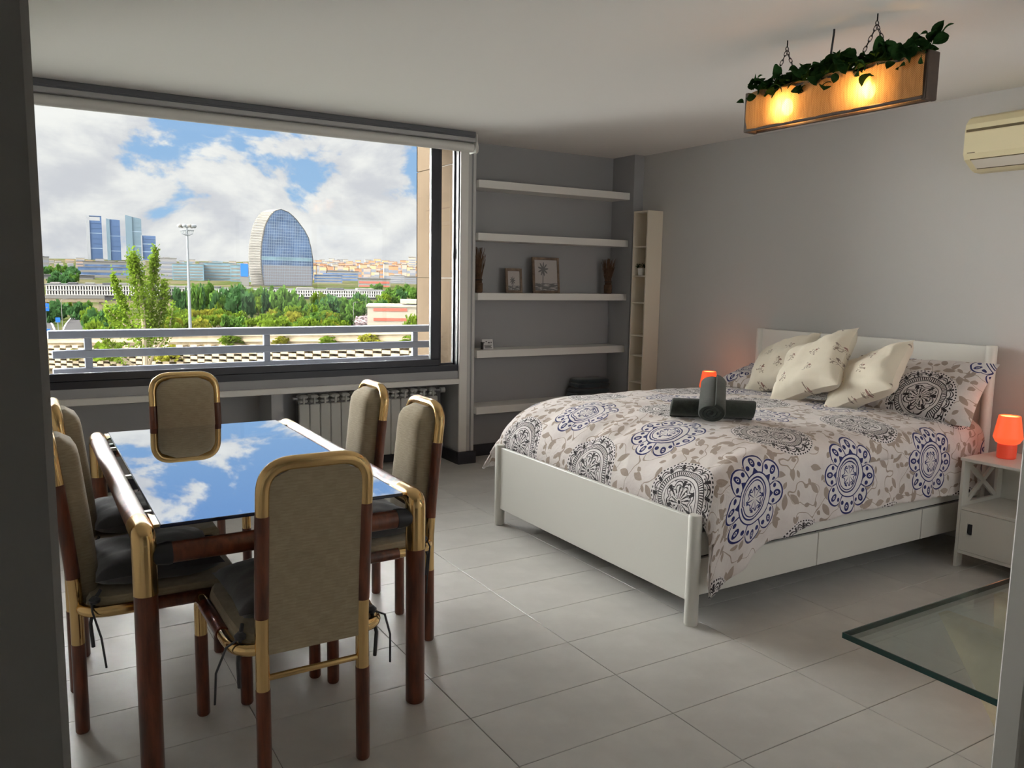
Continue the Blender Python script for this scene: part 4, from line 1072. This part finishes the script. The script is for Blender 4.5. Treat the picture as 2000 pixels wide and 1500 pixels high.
# glass offices, mid distance
B = [(310, 345, 505, 1500, 'grey stepped office block behind the poplar tree', TERRA[4], 4, WIN), (340, 397, 516, 1350, 'teal glass office block left of the lighting mast', BGLASS2, 5, LATW),
     (400, 455, 514, 1400, 'teal glass office block with pale floors beyond the lighting mast', BGLASS2, 5, LATW), (452, 492, 518, 1300, 'pale teal office block beside the oval tower', BGLASS2, 4, LATW),
     (160, 248, 522, 1500, 'blue glass office roofline under the skyscrapers', BGLASS, 2, LATW), (170, 255, 512, 1900, 'pale office row under the skyscrapers', LATW, 3, BGLASS),
     (74, 97, 502, 2200, 'white apartment block above the green slope', LATW, 3, WIN), (615, 668, 537, 1300, 'blue glass office block right of the oval tower', BGLASS, 3, LATW),
     (640, 700, 530, 1700, 'pale office block with long windows right of the oval tower', LATW, 3, BGLASS), (700, 762, 545, 1050, 'white office block with red strip windows', LATW, 2, REDB),
     (762, 790, 538, 1400, 'grey twin apartment block below the orange houses', TERRA[4], 4, WIN), (790, 822, 541, 1350, 'pale grey apartment block beside the stone pier', LATW, 4, WIN),
     (798, 812, 503, 2300, 'tall cream apartment tower on the right skyline', TERRA[3], 8, WIN), (88, 180, 537, 1250, 'flat grey depot roof beyond the flyover', OFFG, 1, LATW)]
for x0, x1, yt, d, lab, wm, nb, bm in B:
    building('office_block', lab, 'building', x0, x1, yt, d, 45, wm, LATW if wm is not LATW else OFFG, nb, bm, pent=3)
MB_SIGN = building('blue_sign_block', 'white block with a blue poster beside the oval tower', 'building', 470, 486, 522, 985, 12, LATW, LATW)
MB().box(-4.3, 4.3, -.4, .1, 14.5, 30).build('poster', SIGNB, MB_SIGN)
rnd = random.Random(21)
for k in range(132):
    px = 604+(k % 12+.5+rnd.uniform(-.1, .1)+.5*(k//12 % 2))*17.6; d = 1830+(k//12)*235; w_ = rnd.uniform(8, 14)
    if abs(px-805) < 17 and 2150 < d < 2450: continue
    hh = rnd.uniform(18, 38); sz = ('tall ' if hh > 28 else 'low ')+('broad ' if w_ > 11.5 else 'narrow ')
    ci = rnd.choices(range(5), (4, 4, 3, 3, 1))[0]
    nm = ('terracotta', 'ochre', 'pale pink', 'cream', 'grey')[ci]
    building('apartment_house', sz+nm+' apartment house in the crowded district right of the oval tower', 'building', px-w_/2, px+w_/2, None, d, 18, TERRA[ci], ROOFT if ci < 3 else OFFG, 2, WIN, turn=rnd.uniform(-.15, .15), height=hh, group=sz+nm+' apartment houses')
for k in range(60):
    px = 88+(k % 20+.5+rnd.uniform(-.15, .15))*20; d = 2350+(k//20)*700+rnd.uniform(-100, 100); w_ = rnd.uniform(8, 17); hh = rnd.uniform(14, 28); sz = ('tall ' if hh > 21 else 'low ')+('broad ' if w_ > 12.5 else 'narrow ')
    ci = rnd.choices(range(5), (1, 1, 2, 4, 4))[0]; nm = ('terracotta', 'ochre', 'pale pink', 'cream', 'grey')[ci]
    building('distant_house', sz+nm+' distant house along the skyline left of the oval tower', 'building', px-w_/2, px+w_/2, None, d, 30, TERRA[ci], OFFG, 2, WIN, height=hh, group=sz+nm+' distant houses')
# cream building with red window bands
rw = building('cream_depot', 'cream flat-roofed building with two red window bands', 'building', 718, 830, 600, 380, 30, TERRA[3], TERRA[3])
for z0, z1 in ((16.4-3.6, 16.4-2.2), (16.4-8.2, 16.4-6.8)): MB().box(-10.6, 5.0, -.25, .2, z0, z1).build('window_band', REDB, rw)
MB().box(2, 14, 6, 24, 16.5, 18.0).build('roof_hut', TERRA[3], rw)

# stepped retaining wall of concrete cells below the railing
cw = thing('cell_wall', 'sunlit retaining wall of staggered beige concrete blocks below the railing', 'wall', tuple(at_d(840, 700, 110)))
cw0 = Vector(cw.location)
A, Bp = at_d(880, 652, 108), at_d(40, 660, 142)
wd = Vector((Bp.x-A.x, Bp.y-A.y, 0)); WL = wd.length; wd.normalize(); wn = Vector((-wd.y, wd.x, 0))
if wn.dot(Vector((A.x, A.y, 0))) > 0: wn = -wn
cang = math.atan2(wd.y, wd.x); ncol = int(WL/1.45)
blk = MB().box(-.70, .70, -.0, 1.0, -.25, .25, .03).mesh('block', CONC) if wn.dot(Vector((-wd.y, wd.x, 0))) > 0 else MB().box(-.70, .70, -1.0, 0., -.25, .25, .03).mesh('block', CONC)
def cwp(s, dz, off): return Vector((A.x, A.y, A.z+(Bp.z-A.z)*s/WL+dz)) + wd*s + wn*off - cw0
NR = 5
for c_ in range(ncol):
    for r_ in range(NR):
        if len(cw.children) >= 300: break
        o = link('block', blk, cw); o.location = cwp((c_+.5)*1.45, -1.55-r_*.86-(.43 if c_ % 2 else 0), .02-.0*r_); o.rotation_euler = (0, 0, cang)
m_ = MB(); m_.quad(cwp(-3, 0, 0), cwp(WL+3, 0, 0), cwp(WL+3, -26, -2), cwp(-3, -26, -2)); m_.quad(cwp(-3, 0, -14), cwp(WL+3, 0, -14), cwp(WL+3, 0, 0), cwp(-3, 0, 0)); m_.build('backing', CONCD, cw)
m_ = MB()
q = [cwp(-3, .0, .5), cwp(WL+3, .0, .5), cwp(WL+3, .0, -.6), cwp(-3, .0, -.6)]
m_._add(q+[v+Vector((0, 0, .35)) for v in q], [(0, 1, 5, 4), (1, 2, 6, 5), (2, 3, 7, 6), (3, 0, 4, 7), (4, 5, 6, 7), (3, 2, 1, 0)]); m_.build('coping', CONC, cw)
m_ = MB()
q = [cwp(-3, -.9, .10), cwp(WL+3, -.9, .10), cwp(WL+3, .0, .10), cwp(-3, .0, .10)]; m_.quad(*q); m_.build('parapet_face', CONC, cw)

# ------------------------------------------------------------------ trees
def leaf_cloud(shape, n_, size, seed, mat_i):
    rnd = random.Random(seed); m_ = MB(); cl = []
    for _ in range(26):
        while True:
            p = Vector((rnd.uniform(-1, 1), rnd.uniform(-1, 1), rnd.uniform(0, 1)))
            if math.hypot(p.x, p.y) < shape(p.z): break
        cl.append(p)
    for k in range(n_):
        c_ = rnd.choice(cl); p = c_+Vector((rnd.gauss(0, .16), rnd.gauss(0, .16), rnd.gauss(0, .075)))
        if math.hypot(p.x, p.y) > shape(max(0, min(1, p.z)))*1.12+.05 or p.z < .0 or p.z > 1.03: continue
        a = Vector((rnd.gauss(0, 1), rnd.gauss(0, 1), rnd.gauss(0, 1))).normalized(); b2 = a.orthogonal().normalized(); s = size*rnd.uniform(.6, 1.3)
        a *= s; b2 *= s*.8
        m_.quad(p-a, p-b2, p+a, p+b2)
    return m_.mesh('foliage', TREES[mat_i])
rsh = lambda z: .95*math.sqrt(max(0, 1-((z-.55)/.47)**2)) if z > .1 else .1
csh = lambda z: .9*(1-z)**.6 if z > .12 else .2
psh = lambda z: .85*math.sin(PI*min(1, max(0, z*.9+.08)))**.7
bsh = lambda z: math.sqrt(max(0, 1-z*z))
variants = []
for i, (sh, lab) in enumerate(((rsh, 'round'), (csh, 'conical'), (psh, 'columnar'), (bsh, 'low bushy'))):
    for mi in range(4): variants.append((lab, mi, leaf_cloud(sh, 420, .15, i*10+mi, mi)))
trunk = MB().tube([(0, 0, -.05), (.0, 0, .5)], [.05, .03], 6).mesh('trunk', BARK)
MN = ('bright green', 'mid green', 'dark green', 'yellow green')
def tree(px, d, h, w_, kind, mi, place_lab, zb=None):
    p = flat(px, d)
    if zb is not None: p.z = zb
    lab, mi_, me = variants[kind*4+mi]
    sz = 'tall ' if h > 15 else ('short ' if h < 9 else 'medium ')
    o = thing('tree' if kind < 3 else 'shrub', '%s %s %s %s' % (sz+MN[mi], lab, 'tree' if kind < 3 else 'shrub', place_lab), 'tree' if kind < 3 else 'shrub', p, random.uniform(0, 6), '%s %s trees %s' % (sz+MN[mi], lab, place_lab))
    f = link('foliage', me, o); f.scale = (w_/2, w_/2, h)
    tk = link('trunk', trunk, o); tk.scale = (h*.5, h*.5, h)
rnd = random.Random(5)
for k in range(62):                                            # dark band of trees before the finned block
    px = 345+k*6.1+rnd.uniform(-4, 4); d = rnd.uniform(470, 600)
    hpx = rnd.uniform(34, 58) if px < 560 else rnd.uniform(22, 40)
    kind = rnd.choice((1, 2, 2, 0)) if px < 600 else rnd.choice((0, 0, 2)); mi = rnd.choice((2, 1, 1, 2, 0))
    h = hpx*d/F_PX; tree(px, d, h, h*(.42 if kind == 2 else (.55 if kind == 1 else .95)), kind, mi, 'in the park in front of the finned building')
for k in range(64):                                            # brighter low canopy
    px = 330+rnd.random()*350; d = rnd.uniform(340, 455); h = rnd.uniform(20, 34)*d/F_PX
    tree(px, d, h, h*rnd.uniform(1.0, 1.5), rnd.choice((0, 0, 3)), rnd.choice((0, 0, 3, 1)), 'in the near part of the park')
for k in range(26):
    px = 690+rnd.random()*140; d = rnd.uniform(520, 900); h = rnd.uniform(16, 30)*d/F_PX
    tree(px, d, h, h*rnd.uniform(.9, 1.3), 0, rnd.choice((1, 1, 0, 2)), 'on the slope below the orange houses')
for k in range(22):
    px = 60+rnd.random()*90; d = rnd.uniform(900, 2000); h = rnd.uniform(12, 22)*d/F_PX
    tree(px, d, h, h*1.1, 0, rnd.choice((2, 2, 1)), 'on the hillside beyond the flyover')
for k in range(26):
    px = 172+rnd.random()*60; d = rnd.uniform(260, 420); h = rnd.uniform(30, 48)*d/F_PX
    tree(px, d, h, h*.8, rnd.choice((0, 0, 2)), rnd.choice((0, 1, 1, 2)), 'beside the curving road')
for px, d, h, mi in ((100, 520, 9, 3), (140, 540, 7, 0), (108, 430, 10, 2), (150, 430, 9, 2), (92, 400, 8, 2), (160, 470, 9, 1)):
    tree(px, d, h, h*1.2, 0, mi, 'around the flyover')
for k in range(9):
    s = [4, 9, 14, 20, 27, 36, 45, 52, 58][k]*WL/62; P = cwp(s, -1.2 if k < 5 else -3.6, .6)+cw0; h = rnd.uniform(.9, 1.6) if k < 5 else rnd.uniform(1.5, 3.2)
    lab, mi_, me = variants[3*4+(3 if k % 2 else 0)]
    o = thing('wall_shrub', ('yellow green' if k % 2 else 'bright green')+' shrub growing on the concrete block wall', 'shrub', P, k, ('yellow' if k % 2 else 'bright')+' shrubs on the block wall')
    f = link('foliage', me, o); f.scale = (h*1.3, h*1.3, h)
tree(805, 345, 10, 8, 0, 0, 'in front of the cream depot')

# tall poplar close to the building
pt = thing('poplar_tree', 'tall loose poplar tree with bright green leaves rising past the railing', 'tree', (*at_d(285, 560, 62).xy, -24))
rnd = random.Random(8); tm_ = MB(); lf_ = MB(); ptl = Vector(pt.location)
br = [[(285, 900), (284, 700), (278, 600), (268, 540), (258, 500)], [(284, 720), (292, 640), (298, 560), (303, 487)], [(282, 690), (262, 640), (238, 590), (220, 542)],
      [(286, 700), (305, 650), (318, 600), (322, 555)], [(283, 700), (270, 660), (250, 640), (205, 600)], [(286, 730), (300, 690), (330, 650), (338, 600)], [(284, 730), (240, 700), (200, 660)]]
for bi, b_ in enumerate(br):
    dd = 62+rnd.uniform(-1.5, 1.5); pts = [at_d(x_, y_, dd if i else 62)-ptl for i, (x_, y_) in enumerate(b_)]
    rad = [.22 if bi == 0 else .11]; rad = [rad[0]*(1-i/len(pts))+.02 for i in range(len(pts))]
    tm_.tube(pts, rad, 7)
    spread = (.95, .62, .42, .6, .6, .45, .5)[bi]; cnt = (2300, 1700, 900, 1100, 650, 320, 380)[bi]
    for k in range(cnt):
        s = rnd.uniform(.18 if bi in (0, 1, 3) else .4, 1.0)**.75 if bi else rnd.uniform(.3, 1); f_ = s*(len(pts)-1); i = min(int(f_), len(pts)-2)
        c_ = pts[i].lerp(pts[i+1], f_-i); tp_ = spread*(1.15-s*.75)
        p = c_+Vector((rnd.gauss(0, tp_*.55), rnd.gauss(0, tp_*.55), rnd.gauss(0, .35)))
        a = Vector((rnd.gauss(0, 1), rnd.gauss(0, 1), rnd.gauss(0, 1))).normalized(); b2 = a.orthogonal().normalized(); z_ = rnd.uniform(.07, .14)
        lf_.quad(p-a*z_, p-b2*z_*.8, p+a*z_, p+b2*z_*.8)
tm_.build('trunk', BARK, pt, True); tag(lf_.build('foliage', TREES[0], pt), kind='stuff')

# lighting mast
ms = thing('lighting_mast', 'tall steel lighting mast with a ring of floodlights', 'mast', (*at_d(369, 560, 250).xy, -24))
mt_ = at_d(367, 447, 250).z+24
MB().tube([(0, 0, 0), (0, 0, mt_)], [.55, .30], 10).build('pole', STEEL, ms, True)
MB().tube([(1.9*math.cos(a), 1.9*math.sin(a), mt_-.6) for a in [2*PI*k/18 for k in range(18)]], .16, 6, closed=True).build('ring', STEEL, ms, True)
for k in range(9):
    a = 2*PI*k/9; c_, s_ = math.cos(a), math.sin(a)
    MB().tube([(.2*c_, .2*s_, mt_-2.2), (1.5*c_, 1.5*s_, mt_-1.7), (1.9*c_, 1.9*s_, mt_-.6)], .09, 5).build('bracket', STEEL, ms)
    MB().lathe([(.25, 0), (.62, .35), (.62, .8), (.25, 1.0)], 8, (2.2*c_, 2.2*s_, mt_+.2)).build('floodlight', LATW if k % 2 else STEEL, ms)

# road, flyover, signs
rp = [(150, 262, 16), (150, 300, 13), (149, 345, 12), (150, 390, 11), (157, 440, 11), (168, 490, 10), (180, 540, 9)]
L_, R_, c1, c2 = [], [], [], []
m_ = MB(); rows_ = []
for px, d, w_ in rp:
    c_ = flat(px, d); c_.z = hgt(d)+.4; s = RIGHT.copy(); s.z = 0; s.normalize()
    rows_.append([c_-s*w_*.62, c_+s*w_*.62]); c1.append([c_-s*w_*.60, c_-s*w_*.54]); c2.append([c_+s*w_*.22, c_+s*w_*.27]); L_.append([c_+s*w_*.55, c_+s*w_*.60])
rd_ = thing('road', 'curving grey road with white edge lines beside the trees', 'road', rows_[0][0]); ro = Vector(rd_.location)
def strip(nm, rr_, m__, dz): MB().grid([[p-ro+Vector((0, 0, dz)) for p in q] for q in rr_]).build(nm, m__, rd_)
strip('carriageway', rows_, ASPH, 0)
for q in (c1, c2, L_): strip('lane_line', q, LINE, .15)
r2_ = thing('side_road', 'straight motorway strip beside the blue road signs', 'road', flat(95, 300))
ro = Vector(r2_.location); rd_ = r2_
rows_ = [[flat(60, d)+Vector((0, 0, .4)), flat(118-(d-260)*.13, d)+Vector((0, 0, .4))] for d in (260, 320, 380, 440)]
strip('carriageway', rows_, ASPH, 0); strip('lane_line', [[r_[1]-Vector((1.2, 0, 0)), r_[1]-Vector((.5, 0, 0))] for r_ in rows_], LINE, .15)
fo = thing('flyover', 'beige concrete flyover crossing above the curving road', 'bridge', tuple(at_d(120, 590, 500)), face_cam(120, 500))
MB().box(-26, 24, 0, 9, 0, 3.0).build('deck', CONC, fo)
MB().box(-26, 24, -.5, .2, 2.2, 4.0).build('parapet', LATW, fo)
for xp in (-9, 7, 22): MB().box(xp-1.2, xp+1.2, 2, 7, -16, 0).build('pier', CONC, fo)
for px, py_, d, w_, h_, lab in ((89, 600, 300, 12, 15, 'large blue motorway sign by the flyover'), (113, 625, 290, 8, 9, 'small blue road sign between the two roads'), (91, 648, 255, 13, 11, 'blue motorway sign beside the railing end')):
    c_ = at_d(px, py_, d); s = thing('road_sign', lab, 'sign', (c_.x, c_.y, -24), face_cam(px, d)); k = d/F_PX; zc = c_.z+24
    MB().box(-w_*k/2, w_*k/2, -.12, .0, zc-h_*k/2, zc+h_*k/2, .05).build('panel', SIGNB, s)
    MB().tube([(0, .1, 0), (0, .1, zc)], .12, 6).build('post', STEEL, s)
    MB().box(-w_*k*.3, w_*k*.3, -.14, -.11, zc-.12*h_*k, zc+.02*h_*k).build('lettering_line', SIGNB if px == 113 else LATW, s)
for px, d, h in ((118, 330, 14), (690, 420, 12), (715, 500, 15), (212, 300, 12)):
    p = flat(px, d); s = thing('street_lamp', 'thin street lamp ' + {118: 'beside the curving road', 690: 'in the car park', 715: 'behind the cream depot', 212: 'in the roadside trees'}[px], 'lamp', p)
    MB().tube([(0, 0, 0), (0, 0, h), (.5, 0, h+.5), (1.6, 0, h+.6)], .12, 6).build('pole', LATW, s); MB().box(1.2, 2.4, -.2, .2, h+.45, h+.65).build('lamp_head', LATW, s)
m_ = MB(); rnd = random.Random(2)
for k in range(150):
    p = flat(650+rnd.random()*66, rnd.uniform(420, 520)); m_.box(p.x-2, p.x+2, p.y-.9, p.y+.9, p.z+.2, p.z+1.0); m_.box(p.x-1, p.x+1.1, p.y-.8, p.y+.8, p.z+1.0, p.z+1.6)
tag(m_.build('parked_cars', CARS), 'crowded rows of parked cars in the far car park', 'cars', kind='stuff')
lot = MB().quad(flat(640, 410)+Vector((0, 0, .15)), flat(726, 410)+Vector((0, 0, .15)), flat(722, 530)+Vector((0, 0, .15)), flat(652, 530)+Vector((0, 0, .15)))
struct('ground_car_park', lot, ASPH)
